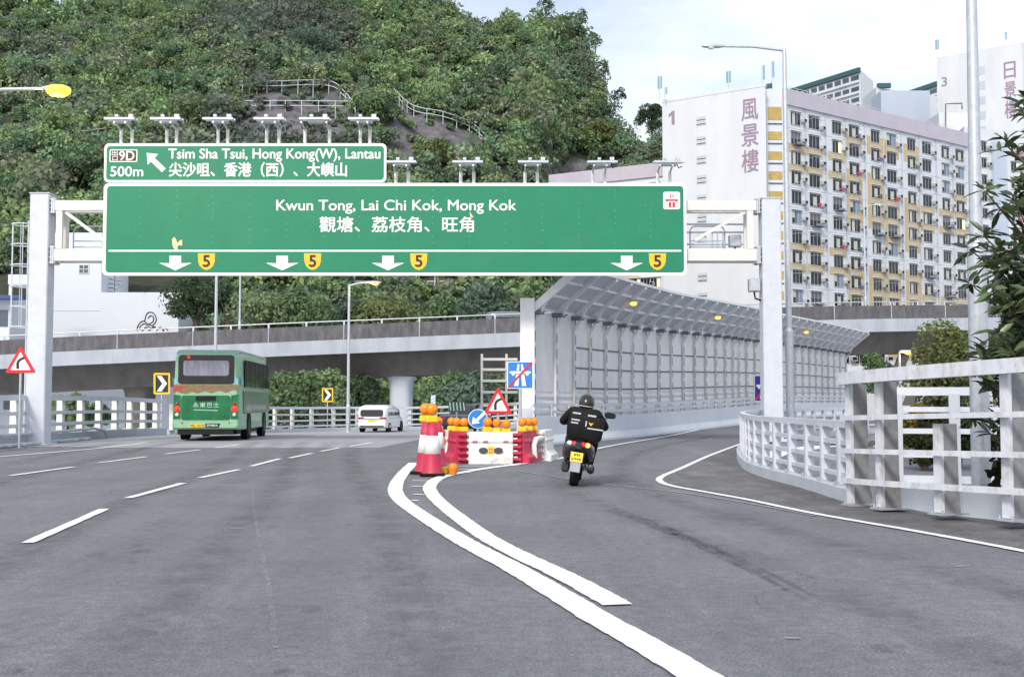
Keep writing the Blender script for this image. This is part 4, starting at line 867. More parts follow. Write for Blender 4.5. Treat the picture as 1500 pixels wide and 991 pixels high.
# ================================================================== noise barrier on the ramp
NB = onroad([(.68, 39.9), (1.42, 41.2), (2.2, 42.7), (3.12, 44.7), (4.12, 46.7), (5.3, 49.3), (6.6, 51.8), (7.9, 54.3), (9.35, 57), (11.2, 60.6), (13.2, 65), (18.9, 75), (21.6, 79.8), (24.3, 84.5)])
NBP = mat('pale barrier panel', (.74, .74, .745), .6, .0, var=.06, scale=1.5, dirt=(.36, .37, .38), dirtamt=.4, stretch=.3)
NBG = mat('grey barrier line', (.14, .15, .18), .7, var=.15)
NBC = mat('clear grey canopy sheet', (.5, .54, .6), .4, .0, var=.08, scale=2)
NBR = mat('barrier rib steel', (.74, .75, .77), .5, .0, var=.1)
nb = thing('noise_barrier', 'tall pale panelled noise barrier with an overhanging canopy curving along the ramp', 'noise barrier', tuple(NB[0]), world=True)
nbf = catmull(NB, .2); ps = resample(nbf, 1.62); ZK, ZC, OV = 4.52, 5.85, 1.75
def overhang(i): return OV*min(1.0, 1.0)
for i, p in enumerate(ps):
    sd = side(ps, i); al = Vector((-sd.y, sd.x, 0)); M = Matrix((al, sd, Vector((0, 0, 1)))).transposed()
    m = MB(); m.box(p+sd*.05+Vector((0, 0, ZK/2)), (.05, .12, ZK), 0, M); m.box(p+sd*.12+Vector((0, 0, ZK/2)), (.11, .025, ZK), 0, M)
    for z in np.arange(.9, ZK-.2, .55): m.box(p+sd*.138+Vector((0, 0, z)), (.04, .012, .36), 1, M)  # dark dashes paint in the shadow line down each H post
    m.build('post', [NBP, NBG], nb)
    a = p+sd*.1+Vector((0, 0, ZK+.02)); b = p+sd*overhang(i)+Vector((0, 0, ZC)); m = MB(); m.bar(a, b, .09, .2, 0); m.bar(p+sd*.1+Vector((0, 0, ZK-.5)), p+sd*.55+Vector((0, 0, ZK+.28)), .07, .1, 0)
    m.box(p+sd*.2+Vector((0, 0, ZK-.06)), (.34, .4, .14), 1, M); m.build('rib', [NBR, NBG], nb)
    if i < len(ps)-1:
        q = ps[i+1]; d = (q-p); L = d.length; d /= L; s2 = Vector((d.y, -d.x, 0)).normalized(); M2 = Matrix((d, s2, d.cross(s2)*-1)).transposed() if False else None
        m = MB(); zs = list(np.arange(.0, 1.65, .13))+[1.65]; secs = []
        prof = []
        for k, z in enumerate(zs): prof += [(0.0 if k % 2 else .035, z), (0.0 if k % 2 else .035, z+.06)]
        prof += [(.02, 1.76), (.02, ZK)]
        A_ = p+d*.05; B_ = q-d*.05
        vs = [x_+s2*o+Vector((0, 0, z)) for o, z in prof for x_ in (A_, B_)]; m.add(vs, [(2*k, 2*k+1, 2*k+3, 2*k+2) for k in range(len(prof)-1)], 0)
        m.add([A_-s2*.06, B_-s2*.06, B_-s2*.06+Vector((0, 0, ZK)), A_-s2*.06+Vector((0, 0, ZK))], [(0, 1, 2, 3)], 0)
        if i > 1:
            for z in (1.9, 2.65, 3.4): m.bar(A_+s2*.035+Vector((0, 0, z)), B_+s2*.035+Vector((0, 0, z)), .03, .055, 1)
        m.build('wall_panel', [NBP, NBG], nb)
        s3 = side(ps, i+1); m = MB()
        lo0, hi0 = p+sd*.1+Vector((0, 0, ZK+.15)), p+sd*OV+Vector((0, 0, ZC+.12)); lo1, hi1 = q+s3*.1+Vector((0, 0, ZK+.15)), q+s3*OV+Vector((0, 0, ZC+.12))
        for k in range(3):
            u0, u1 = k/3+.012, (k+1)/3-.012
            c4 = [lo0.lerp(hi0, u0), lo1.lerp(hi1, u0), lo1.lerp(hi1, u1), lo0.lerp(hi0, u1)]; nrm = (c4[1]-c4[0]).cross(c4[3]-c4[0]).normalized()
            m.add(c4+[v+nrm*.04 for v in c4], [(3, 2, 1, 0), (4, 5, 6, 7), (0, 1, 5, 4), (1, 2, 6, 5), (2, 3, 7, 6), (3, 0, 4, 7)], 0)
        for u in (.0, 1/3, 2/3, 1.0): m.bar(lo0.lerp(hi0, u)-Vector((0, 0, .06)), lo1.lerp(hi1, u)-Vector((0, 0, .06)), .07, .1, 1 if u < 1 else 2)
        m.build('canopy_panel', [NBC, NBR, NBP], nb)
m = MB(); e0 = NB[0]; a = P(762, 437, 39.7); b = P(783, 437, 39.7); m.box(((a.x+b.x)/2, 39.75, a.z/2), (b.x-a.x, .5, a.z), 0, ch=.02); EW = mat('bright white end post', (.84, .85, .86), .5, var=.04); m.build('end_post', EW, nb); m = MB(); m.bar(Vector((b.x-.1, 39.75, ZK+.0)), ps[0]+side(ps, 0)*OV+Vector((.0, 0, ZC+.02)), .12, .26, 0); m.build('end_beam', EW, nb)
# concrete parapet in front of it
PW = [nbf[i]+side(nbf, i)*.85 for i in range(0, len(nbf), 6)]; PW = [Vector((p.x, p.y, float(gz(p.x, p.y)))) for p in PW]; PW = [Vector((.64, 37.4, 0))]+[p for p in PW if p.y > 40.5]
cp = thing('concrete_parapet', 'white concrete parapet with twin steel rails along the foot of the noise barrier', 'parapet', tuple(PW[0]), world=True)
PWC = mat('white washed concrete', (.56, .6, .66), .8, var=.05, scale=1.5, dirt=(.42, .43, .44), dirtamt=.4, stretch=.4)
m = MB(); fine = catmull(PW, .5); secs = []
for i, p in enumerate(fine):
    sd = side(fine, i); secs.append([p+sd*u+Vector((0, 0, z)) for u, z in ((-.2, -.05), (.32, -.05), (.3, .08), (.14, .3), (.08, .9), (-.16, .9))])
m.loft(secs, 0, True, True, False); m.build('wall', PWC, cp)
for z in (1.06, 1.28): m = MB(); sweep(m, fine, 0, z-.05, z+.05, .1); m.build('rail', WHITE, cp)
pp = resample(fine, 1.6)
for i, p in enumerate(pp): m = MB(); m.box(p+Vector((0, 0, 1.09)), (.1, .12, .42), 0); m.build('rail_post', WHITE, cp)
a = P(757, 598, 36.2); b = P(781, 598, 36.2); m = MB()
m.loft([[Vector((x, y, z)) for x, y in ((a.x+k, 35.9), (b.x-k, 35.9), (b.x-k, 36.5), (a.x+k, 36.5))] for z, k in ((0, -.05), (.9, .02), (1.2, .05))], 0, True, True, False); m.build('end_block', PWC, cp)
# ================================================================== lamps
def street_lamp(label, base, zt, arm=None, r=.09, lit=False, thick=None, lean=0.0, glow=1.6, headl=.7, arms=None, name='street_lamp'):
    bx, by, bz = base; t = thing(name, label, 'street lamp', base, world=True); m = MB(); zs = thick or (bz+1.6)
    X = lambda z: bx-lean*(z-bz)
    m.tube([(bx, by, bz), (X(zs), by, zs)], r*1.45, 12, 0); m.tube([(X(zs), by, zs), (X(zs), by, zs+.12)], [r*1.45, r], 12, 0); m.tube([(X(zs+.12), by, zs+.12), (X(zt), by, zt)], [r, r*.72], 12, 0)
    m.lathe([(r*2.2, 0), (r*2.2, .03), (r*1.5, .05)], (bx, by, bz), 12, 0); m.box((bx, by-r*1.42, bz+.75), (r*1.4, .03, .5), 0); m.build('pole', GALV, t)
    if arm:
        ax, ay, az = arm; m = MB(); e_ = Vector((X(zt)+ax, by+ay, zt+az)); s_ = Vector((X(zt), by, zt-.05)); m.tube([s_, s_.lerp(e_, .5)+Vector((0, 0, .06)), e_], [r*.55, r*.45, r*.4], 8, 0); m.build('arm', GALV, t)
        d = Vector((ax, ay, 0)).normalized(); m = MB(); c = e_+d*headl*.4; M = Matrix((d, Vector((-d.y, d.x, 0)), Vector((0, 0, 1)))).transposed()
        prof = [(-.5, .05, .04), (-.3, .1, .08), (.1, .14, .09), (.4, .11, .06), (.5, .03, .03)]; k = headl
        m.loft([[c+M @ Vector((u*k, w_*k*1.0*math.cos(a_), h_*k*math.sin(a_)+(.02 if math.sin(a_) > 0 else 0))) for a_ in np.linspace(0, 2*math.pi, 12, endpoint=False)] for u, w_, h_ in prof], 0); hd = m.build('lamp_head', GALV, t)
        m = MB(); m.lathe([(.0, -.5), (.6, -.45), (.95, -.2), (1, .1), (.7, .3)], (0, 0, 0), 12, 0)
        kk = k*((glow or 1.6) if lit else 1); m.v = [(c.x+v[0]*.15*kk+d.x*.08*k, c.y+v[1]*.13*kk, c.z-.06*k+v[2]*.15*kk) for v in m.v]; m.build('lens', LAMPGLOW if lit else CLEARLENS, hd)  # lit lens is oversized, its glare put into the shape
        if lit:
            l = bpy.data.lights.new('lamp_light', 'POINT'); l.energy = 60; l.color = (1, .7, .3); l.shadow_soft_size = .1; lo_ = bpy.data.objects.new('lamp_light', l); COL.objects.link(lo_); lo_.location = c-Vector((0, 0, .35))
    return t
q = P(1437, 690, 17.2); q2 = P(1423, 0, 17.2)
street_lamp('thick grey lamp column rising out of frame beside the leafy tree at right', (q.x, 17.2, -.3), 9.5, None, .095, False, P(1437, 362, 17.2).z, (q.x-q2.x)/(q2.z-q.z))
q = P(1158, 600, 41); q2 = P(1149, 72, 41); e_ = P(1037, 69, 41)
street_lamp('tall street lamp with a long arm just right of the gantry post', (q.x, 41, .1), q2.z, (e_.x-q2.x+.5, 0, .1), .1, False, P(1158, 485, 41).z, (q.x-q2.x)/(q2.z-q.z)*1.0, None, .8)
q = P(-60, 132, 31); e_ = P(66, 128, 31); street_lamp('glowing street lamp reaching in from the left edge above the signs', (q.x, 31, 0), P(0, 136, 31).z, (e_.x-q.x, 0, .12), .1, True, headl=.75, glow=3.0)
q = P(510, 600, 73); e_ = P(540, 412, 73); street_lamp('lit street lamp standing on the bend railing behind the long sign', (q.x, 73, float(gz(q.x, 73))), P(510, 417, 73).z, (e_.x-q.x, 0, .15), .1, True, None, 0, None, .9)
q = P(315, 560, 68); street_lamp('tall lamp pole in front of the flyover just above the bus', (q.x, 68, -.4), 12.2, (-2.2, 0, .15), .1)
q = P(351, 480, 100); street_lamp('thin lamp pole standing on the flyover right of the white building', (q.x, 100, P(351, 500, 100).z), 17, (-2, 0, .15), .09)
q = P(1268, 446, 107); e_ = P(1281, 297, 107); street_lamp('slender dark lamp on the flyover seen against the tan panelled windows', (q.x, 107, P(1268, 462, 107).z), P(1268, 303, 107).z, (e_.x-q.x, 0, .2), .09, False, None, 0, None, 1.0)
q = P(1318, 560, 62); e_ = P(1313, 514, 62); street_lamp('lit amber lamp under the flyover at right, in front of the raking struts', (q.x, 62, -.3), P(1318, 516, 62).z, (e_.x-q.x+.25, 0, .05), .07, True, None, 0, None, .8)
for px, py, lab in ((938, 437, 'leftmost lit amber lamp fixed under the noise barrier canopy'), (1056, 461, 'middle lit amber lamp fixed under the noise barrier canopy'), (1177, 479, 'rightmost lit amber lamp under the canopy, beside the tall lamp column')):
    best = min(range(len(ps)), key=lambda i: abs(project(ps[i]+side(ps, i)*OV*.75+Vector((0, 0, ZC-.4)))[0]-px)); p = ps[best]; sd = side(ps, best)
    c = p+sd*OV*.72+Vector((0, 0, ZC-.62)); t = thing('canopy_lamp', lab, 'lamp', tuple(c), group='lamps under the noise barrier canopy', world=True)
    m = MB(); m.tube([p+sd*OV*.5+Vector((0, 0, ZC-.5)), c+Vector((0, 0, .06))], .03, 6, 0); m.build('bracket', GALV, t)
    m = MB(); m.box(c+Vector((0, 0, .06)), (.34, .22, .07), 0, None, .02); m.build('housing', GALV, t)
    m = MB(); m.lathe([(.0, -.1), (.1, -.08), (.14, 0), (.1, .03)], c, 12, 0); m.build('lens', LAMPGLOW, t)
# ================================================================== road signs
def sign_frame(label, px, py, Y, zb, cat='road sign', name='road_sign', r=.04, dx=0.0):
    q = P(px, py, Y); t = thing(name, label, cat, (q.x, Y, zb), world=True); m = MB(); m.tube([(q.x+dx, Y+.06, zb), (q.x+dx, Y+.06, q.z)], r, 10, 0); m.build('pole', GALV, t); return t, q
def flat(mb, Y, pts, m, lift, depth=0.0): 
    w_ = [P(x, y, Y-lift) for x, y in pts]; c = [Vector((p.x, Y-lift, p.z)) for p in w_]
    if depth:
        bk = [v+Vector((0, depth, 0)) for v in c]; n = len(c); mb.add(c+bk, [tuple(range(n)), tuple(range(n, 2*n))[::-1]]+[(i, n+i, n+(i+1) % n, (i+1) % n) for i in range(n)], m)
    else: mb.add(c, [tuple(range(len(c)))], m)
def rpoly(pts, r, n=4):   # rounded polygon in photo pixels
    o = []; k = len(pts)
    for i in range(k):
        a, b, c = Vector(pts[i-1]), Vector(pts[i]), Vector(pts[(i+1) % k]); d1 = (a-b).normalized(); d2 = (c-b).normalized()
        for j in range(n+1): t_ = j/n; o.append(tuple((b+d1*r)*(1-t_)**2 + b*2*t_*(1-t_) + (b+d2*r)*t_**2))
    return o
def bend_sign(label, x0, x1, yt, yb, Y, zb):
    cx = (x0+x1)/2; t, q = sign_frame(label, cx, yt+4, Y, zb); w_ = x1-x0; h_ = yb-yt
    m = MB(); flat(m, Y, rpoly([(cx, yt), (x1, yb), (x0, yb)], w_*.09), 0, 0, .02); k = .145
    flat(m, Y, rpoly([(cx, yt+h_*.225), (x1-w_*.175, yb-h_*.11), (x0+w_*.175, yb-h_*.11)], w_*.04), 1, .006)
    m.build('face', [SRED, SWHITE], t); m = MB()
    bx = cx-w_*.09; pts = [(bx-w_*.045, yb-h_*.15), (bx-w_*.045, yb-h_*.36), (bx-w_*.01, yb-h_*.46), (bx+w_*.06, yb-h_*.53), (bx+w_*.2, yb-h_*.6), (bx+w_*.225, yb-h_*.52), (bx+w_*.1, yb-h_*.45), (bx+w_*.055, yb-h_*.4), (bx+w_*.045, yb-h_*.34), (bx+w_*.045, yb-h_*.15)]
    for a_, b_, c_, d_ in ((0, 1, 8, 9), (1, 2, 7, 8), (2, 3, 6, 7), (3, 4, 5, 6)): flat(m, Y, [pts[a_], pts[b_], pts[c_], pts[d_]], 0, .011)
    m.build('bend_symbol', SBLACK, t); return t
bend_sign('red bordered triangular right bend sign in front of the left gantry post', 7, 53, 506, 546, 35, 0)
bend_sign('red bordered triangular right bend sign above the roadworks barriers', 708, 751, 566, 606, 30, 0)
def chevron(label, x0, x1, y0, y1, Y, zb):
    t, q = sign_frame(label, (x0+x1)/2, y0+2, Y, zb); w_ = x1-x0; h_ = y1-y0; m = MB()
    flat(m, Y, rpoly([(x0, y0), (x1, y0), (x1, y1), (x0, y1)], w_*.08), 0, 0, .02); flat(m, Y, [(x0+w_*.11, y0+h_*.09), (x1-w_*.11, y0+h_*.09), (x1-w_*.11, y1-h_*.09), (x0+w_*.11, y1-h_*.09)], 1, .006); m.build('face', [SYEL, SBLACK], t)
    m = MB(); ym = (y0+y1)/2
    flat(m, Y, [(x0+w_*.2, y0+h_*.14), (x0+w_*.48, y0+h_*.14), (x0+w_*.82, ym), (x0+w_*.54, ym)], 0, .011); flat(m, Y, [(x0+w_*.54, ym), (x0+w_*.82, ym), (x0+w_*.48, y1-h_*.14), (x0+w_*.2, y1-h_*.14)], 0, .011); m.build('chevron', SWHITE, t)
chevron('larger yellow bordered chevron board immediately left of the bus', 225, 249, 546, 577, 54, -.1)
chevron('small yellow bordered chevron board on the far railing right of the bus', 471.5, 488, 568, 588.5, 76, -.4)
def expressway_end(label, x0, x1, y0, y1, Y, zb, mm):
    t, q = sign_frame(label, (x0+x1)/2, y0+2, Y, zb, r=.05); w_ = x1-x0; h_ = y1-y0; X_ = lambda u: x0+u*w_; Y_ = lambda v: y0+v*h_
    m = MB(); flat(m, Y, rpoly([(x0, y0), (x1, y0), (x1, y1), (x0, y1)], w_*.06), 1, 0, .025); flat(m, Y, rpoly([(X_(.03), Y_(.03)), (X_(.97), Y_(.03)), (X_(.97), Y_(.97)), (X_(.03), Y_(.97))], w_*.05), 0, .006); m.build('face', [mm, SWHITE], t); m = MB()
    for pl in ([(.1, .36), (.9, .36), (.9, .44), (.1, .44)], [(.16, .44), (.3, .44), (.27, .52), (.2, .52)], [(.7, .44), (.84, .44), (.8, .52), (.73, .52)], [(.4, .1), (.47, .1), (.455, .34), (.36, .34)], [(.53, .1), (.6, .1), (.64, .34), (.545, .34)], [(.35, .47), (.46, .47), (.43, .9), (.27, .9)], [(.54, .47), (.65, .47), (.73, .9), (.57, .9)]):
        flat(m, Y, [(X_(u), Y_(v)) for u, v in pl], 0, .011)
    m.build('road_symbol', SWHITE, t); m = MB(); flat(m, Y, [(X_(.93), Y_(.01)), (X_(.99), Y_(.06)), (X_(.07), Y_(.98)), (X_(.01), Y_(.93))], 0, .016); m.build('slash', SRED, t)
expressway_end('square blue end of expressway sign with a red slash left of the noise barrier', 743, 781, 529, 569, 34, 0, SBLUE)
expressway_end('navy end of expressway sign mostly hidden behind the right gantry post', 1105, 1134, 549, 588, 44, .1, SNAVY)
t, q = sign_frame('round blue keep left sign leaning low behind the amber warning lamps', 700, 600, 29, 0); m = MB()
circ = lambda r: [(700+r*math.cos(a_), 613+r*math.sin(a_)) for a_ in np.linspace(0, 2*math.pi, 28, endpoint=False)]
flat(m, 29, circ(14.2), 1, 0, .02); flat(m, 29, circ(13.2), 0, .006); m.build('face', [SBLUE, SWHITE], t); m = MB()
flat(m, 29, [(708, 603), (711, 606), (700.5, 616), (697.5, 613)], 0, .011); flat(m, 29, [(691, 621), (693, 610), (703, 619)], 0, .011); m.build('arrow', SWHITE, t)
# open ladder frame and green chevron board beyond the barriers
t = thing('ladder_frame', 'open pale ladder frame standing left of the blue square sign', 'frame', (P(706, 600, 46).x, 46, 0), world=True)
for px in (706, 742): a = P(px, 518, 46); m = MB(); m.tube([(a.x, 46, 0), (a.x, 46, a.z)], .05, 8, 0); m.build('upright', CREAM, t)
for py in (526, 541, 557.5, 574, 592): a, b = P(706, py, 46), P(758, py, 46); m = MB(); m.bar((a.x, 45.95, a.z), (b.x, 45.95, b.z), .06, .1, 0); m.build('rung', CREAM, t)
t, q = sign_frame('small green board with white stripes behind the roadworks lamps', 669, 590, 44, 0); m = MB(); flat(m, 44, [(657, 588), (682, 588), (680, 602), (657, 603)], 0, 0, .02); m.build('face', mat('dull green board', (.02, .14, .08), .6), t); m = MB()
for k in range(5): x = 658+k*5; flat(m, 44, [(x, 589), (x+1.6, 589), (x+3, 601), (x+1.4, 601)], 0, .008)
m.build('stripe', SWHITE, t)
t, q = sign_frame('narrow blue and white striped marker above the stacked traffic cones', 634.5, 579, 30, 0, 'marker post', 'marker_post'); m = MB(); flat(m, 30, [(631, 578), (638, 578), (638, 597), (631, 597)], 0, 0, .02)
for k in range(4): flat(m, 30, [(631.5, 582+k*4.5), (637.5, 579+k*4.5), (637.5, 581+k*4.5), (631.5, 584+k*4.5)], 1, .006)
m.build('face', [mat('pale blue sheeting', (.25, .45, .6), .5), SWHITE], t)
# ================================================================== roadworks: cones, barriers, lamps
def cone(label, px, py, group='traffic cones at the nose of the junction'):
    q = G(px, py); t = thing('traffic_cone', label, 'traffic cone', (q.x, q.y, 0), (R(random.uniform(-2, 2)), R(random.uniform(-2, 2)), random.uniform(-.4, .4)), group); t.scale = (.9, .9, 1)
    m = MB(); m.box((0, 0, .03), (.52, .52, .06), 0, None, .02); m.build('base', RUBBER, t)
    m = MB(); m.lathe([(.225, .06), (.21, .09), (.176, .42), (.124, .76), (.1, 1.0), (.0, 1.0)], (0, 0, 0), 24, 0); m.build('body', REDPL, t)
    m = MB(); m.lathe([(.17, .42), (.181, .42), (.129, .76), (.12, .76)], (0, 0, 0), 24, 0); m.build('reflective_sleeve', WHPL, t)
    return t
c1 = cone('front cone of the pair at the junction nose, with a black base', 633, 697); c2 = cone('rear cone half hidden behind the front traffic cone', 623, 694); cone('third traffic cone almost hidden behind the right side of the pair', 640, 686)
def warn_lamp(label, loc, rot=None, s=1.0, group='amber warning lamps of the roadworks'):
    t = thing('warning_lamp', label, 'warning lamp', loc, rot, group); t.scale = (s, s, s)
    m = MB(); m.box((0, 0, .06), (.2, .14, .12), 0, None, .025); m.build('battery_case', YELPL, t)
    m = MB(); m.lathe([(.09, -.05), (.1, -.03), (.1, .03), (.09, .05)], (0, 0, .225), 18, 0, Matrix.Rotation(R(90), 3, 'X')); m.build('bezel', mat('orange bezel', (.7, .22, .01), .4), t)
    for sg in (-1, 1): m = MB(); m.lathe([(.088, .0), (.075, .035), (.04, .055), (.0, .06)], (0, sg*.05, .225), 18, 0, Matrix.Rotation(R(-90*sg), 3, 'X')); m.build('lens', AMBER, t)
    return t
q = G(632, 697); warn_lamp('amber lamp on top of the front traffic cone', (q.x, q.y, 1.0), (0, 0, .3), 1.15); q = G(621, 693); warn_lamp('amber lamp on top of the rear traffic cone', (q.x+.03, q.y, 1.0), (0, 0, -.3), 1.15)
q = G(648, 695); warn_lamp('yellow lamp tipped over on the road beside the cone base', (q.x, q.y, .08), (R(80), 0, 1.2))
q = G(641, 660, .35); warn_lamp('yellow lamp hanging low at the right side of the traffic cones', (q.x, q.y, q.z), (.2, .3, .9))
def barrier(label, x, y, rz, m0, sc=(1, 1, 1), detail=False):
    t = thing('water_barrier', label, 'barrier', (x, y, 0), (0, 0, rz), 'plastic water barriers of the roadworks'); t.scale = sc; m = MB()
    prof = [(-.26, .0), (.26, .0), (.26, .14), (.16, .24), (.13, .44), (.16, .5), (.13, .56), (.12, .72), (-.12, .72), (-.13, .56), (-.16, .5), (-.13, .44), (-.16, .24), (-.26, .14)]
    m.loft([[Vector((u, a_*k, b_)) for a_, b_ in prof] for u, k in ((-.5, .9), (-.48, 1), (.48, 1), (.5, .9))], 0, True, True, False); m.build('body', m0, t)
    for k in range(5):
        for sg in (-1, 1): m = MB(); m.box((sg*.55, 0, .1+k*.14+(.03 if sg > 0 else 0)), (.12, .2, .065), 0, None, .012); m.build('lug', m0, t)
    if detail:
        for u in (-.17, .17): m = MB(); m.lathe([(.0, 0), (.07, 0)], (u, -.162, .3), 16, 0, Matrix.Rotation(R(90), 3, 'X')); m.v = [(u+(v[0]-u)*1.5, -.2+(v[2]-.3)*.25, v[2]) for v in m.v]; m.build('fork_hole', SBLACK, t)
        m = MB(); m.add([(-.07, -.208, .2), (.07, -.208, .2), (.07, -.168, .4), (-.07, -.168, .4)], [(0, 1, 2, 3)], 0)
        for k in range(3):
            for j in range(2): m.add([(-.045+k*.035, -.204+j*.014, .24+j*.07), (-.02+k*.035, -.204+j*.014, .24+j*.07), (-.02+k*.035, -.195+j*.014, .28+j*.07), (-.045+k*.035, -.195+j*.014, .28+j*.07)], [(0, 1, 2, 3)], 1)
        m.build('label_plate', [SYEL, SRED], t)
        for u in (-.36, -.12, .34): m = MB(); m.box((u, -.165, .5), (.12, .012, .035), 0); m.build('reflector', SRED, t)
    return t
q = G(719, 679); BX, BY = q.x, q.y
barrier('white plastic water barrier facing the road, with a yellow label plate', BX, BY+.2, 0, WHPL, (1, 1, 1), True)
barrier('red plastic barrier end on at the right of the white one', BX+.78, BY+.62, R(72), REDPL); barrier('red plastic barrier end on at the left of the white one', BX-.78, BY+.6, R(104), REDPL)
barrier('white plastic barrier second from the left, seen end on', BX-1.02, BY+1.5, R(106), WHPL); barrier('leftmost red plastic barrier, half hidden behind the cones', BX-1.32, BY+1.9, R(106), REDPL)
barrier('white plastic barrier at the back right, beside the concrete parapet', BX+1.25, BY+1.7, R(78), WHPL)
for dx, dy, z, lab in ((-1.42, 1.0, .72, 'leftmost amber lamp of the row on the zigzag barriers'), (-1.28, 1.5, .72, 'upper amber lamp behind the leftmost lamp of the row'), (-.95, 1.2, .72, 'amber lamp between the zigzag barriers and the round blue sign'), (-.8, .5, .72, 'amber lamp on the left red barrier'), (-.62, .35, .72, 'amber lamp just left of the white barrier top'),
                       (-.08, .2, .72, 'left amber lamp of the trio on the white barrier'), (.13, .25, .7, 'centre amber lamp of the trio on the white barrier'), (.34, .2, .68, 'right amber lamp of the trio on the white barrier'),
                       (.72, .3, .72, 'nearest amber lamp on the right red barrier'), (.86, .75, .72, 'middle amber lamp on the right red barrier'), (.98, 1.05, .72, 'farthest amber lamp on the right red barrier')):
    warn_lamp(lab, (BX+dx, BY+dy, z-.01), (0, 0, random.uniform(-.5, .5)))
m = MB(); m.tube([(BX+1.0, BY+.6, .1), (BX+.98, BY+.62, .4), (BX+1.03, BY+.7, .52), (BX+1.2, BY+1.2, .55), (BX+1.3, BY+2.6, .55)], .07, 10, 0); m.tube([(BX+1.3, BY+2.5, .5), (BX+1.3, BY+2.5, -.05)], .05, 8, 0); tag(m.build('guard_rail_end', CREAM), 'pale rounded guard rail end behind the right red barrier', 'guard rail')
# ================================================================== vehicles
def wheel(t, x, y, r, w_, name='wheel'):
    m = MB(); M = Matrix.Rotation(R(90), 3, 'Y'); m.lathe([(r*.62, -w_/2), (r*.93, -w_/2), (r, -w_*.35), (r, w_*.35), (r*.93, w_/2), (r*.62, w_/2)], (x, y, r), 24, 0, M); wl = m.build(name, RUBBER, t)
    m = MB(); sg = 1 if x > 0 else -1; m.lathe([(r*.62, sg*w_*.46), (r*.5, sg*w_*.3), (r*.2, sg*w_*.4), (0, sg*w_*.4)], (x, y, r), 18, 0, M); m.build('rim', GALV, wl); return wl
def rsec(y, hw, z0, z1, rt, rb=.06, tum=0.0, n=5):
    o = []
    for cx, cz, a0, r in ((hw-rt-tum, z1-rt, 0, rt), (-(hw-rt-tum), z1-rt, 90, rt), (-(hw-rb), z0+rb, 180, rb), (hw-rb, z0+rb, 270, rb)):
        for k in range(n+1): a = R(a0+90*k/n); o.append(Vector((cx+r*math.cos(a), y, cz+r*math.sin(a))))
    return o
MINT = mat('pale mint coach paint', (.26, .48, .31), .35, var=.06, coat=.15); TEAL = mat('pale teal coach roof', (.22, .42, .36), .3, var=.06, coat=.4); DKGREEN = mat('deep green coach paint', (.012, .15, .055), .35, var=.35, scale=2, coat=.12, spec=.3)
MIDG = mat('sage green coach side', (.07, .17, .09), .35, var=.35, scale=1.6, coat=.15, dirt=(.36, .36, .2), dirtamt=.85); BTAN = mat('tan brushed band', (.24, .15, .075), .4, var=.4, scale=5, stretch=6); BRED = mat('red brushed band', (.45, .06, .04), .4, var=.3, scale=4); SKYB = mat('sky blue coach trim', (.25, .5, .62), .35, var=.05)
PLATE = mat('yellow number plate', (.8, .55, .02), .4, var=.04)
q = P(303, 646, 41.5); bus = thing('coach', 'green single deck coach with a tan wavy band, driving away at left', 'coach', (q.x, 41.3, .0), (0, 0, R(4.5)))
m = MB(); m.loft([rsec(0, 1.1, .48, 3.02, .2, .12, .08), rsec(.06, 1.17, .42, 3.13, .22, .1, .08), rsec(.3, 1.2, .4, 3.2, .24, .08, .08), rsec(1.2, 1.21, .38, 3.24, .25, .05, .07), rsec(7.2, 1.21, .38, 3.22, .25, .05, .07), rsec(8.1, 1.17, .4, 3.1, .3, .08, .1), rsec(8.45, 1.02, .5, 2.8, .3, .1, .14)], 0); m.build('body', MINT, bus)
m = MB(); m.loft([rsec(.05, 1.06, 3.06, 3.17, .05, .04), rsec(.5, 1.1, 3.14, 3.26, .06, .05), rsec(7.6, 1.1, 3.14, 3.25, .06, .05), rsec(8.1, 1.0, 3.0, 3.14, .05, .04)], 0); m.build('roof', TEAL, bus)
def bp(mb, pts, m=0, y=-.02, d=.02): mb.prism(pts, (0, y+d, 0), (1, 0, 0), (0, 0, 1), d, m)
m = MB(); bp(m, rrect(-.98, 2.02, .98, 3.06, .12), 0, -.012, .03); rw = m.build('rear_window', GLASS, bus)
m = MB(); bp(m, rrect(-.8, 2.32, .8, 2.86, .08), 0, -.03, .012); m.build('curtain', mat('grey window curtain', (.28, .28, .33), .8, var=.35, scale=9, stretch=.15), rw)
m = MB(); top = 2.0; w1 = [(-1.13, 1.86), (-.9, 1.72), (-.7, 1.68), (-.5, 1.76), (-.3, 1.7), (-.05, 1.78), (.2, 1.71), (.45, 1.8), (.7, 1.72), (.95, 1.84), (1.13, 1.78), (1.13, 2.0), (-1.13, 2.0)]; bp(m, w1, 0, -.016, .03); m.build('wavy_band', BTAN, bus)
m = MB(); bp(m, [(-1.14, 1.72), (-.82, 1.84), (-.8, 1.98), (-1.14, 1.92)], 0, -.022, .02); m.build('red_flash', BRED, bus)
m = MB(); bp(m, rrect(-.86, .76, .86, 1.62, .1), 0, -.03, .045); eng = m.build('engine_cover', DKGREEN, bus); m = MB(); bp(m, rrect(-.36, 1.42, .36, 1.6, .05), 0, -.035, .02); m.build('grille', BLACK, eng); m = MB(); bp(m, [(-.42, 1.1), (.42, 1.07), (.42, 1.1), (-.42, 1.13)], 0, -.04, .02); m.build('chrome_strip', CHROME, eng)
m = MB(); m.text('永東巴士', (-.44, -.034, 1.2), (1, 0, 0), (0, 0, 1), .9, .17, 0, .015, space=1.3); m.build('lettering', mat('pale green lettering', (.4, .6, .5), .5), eng)
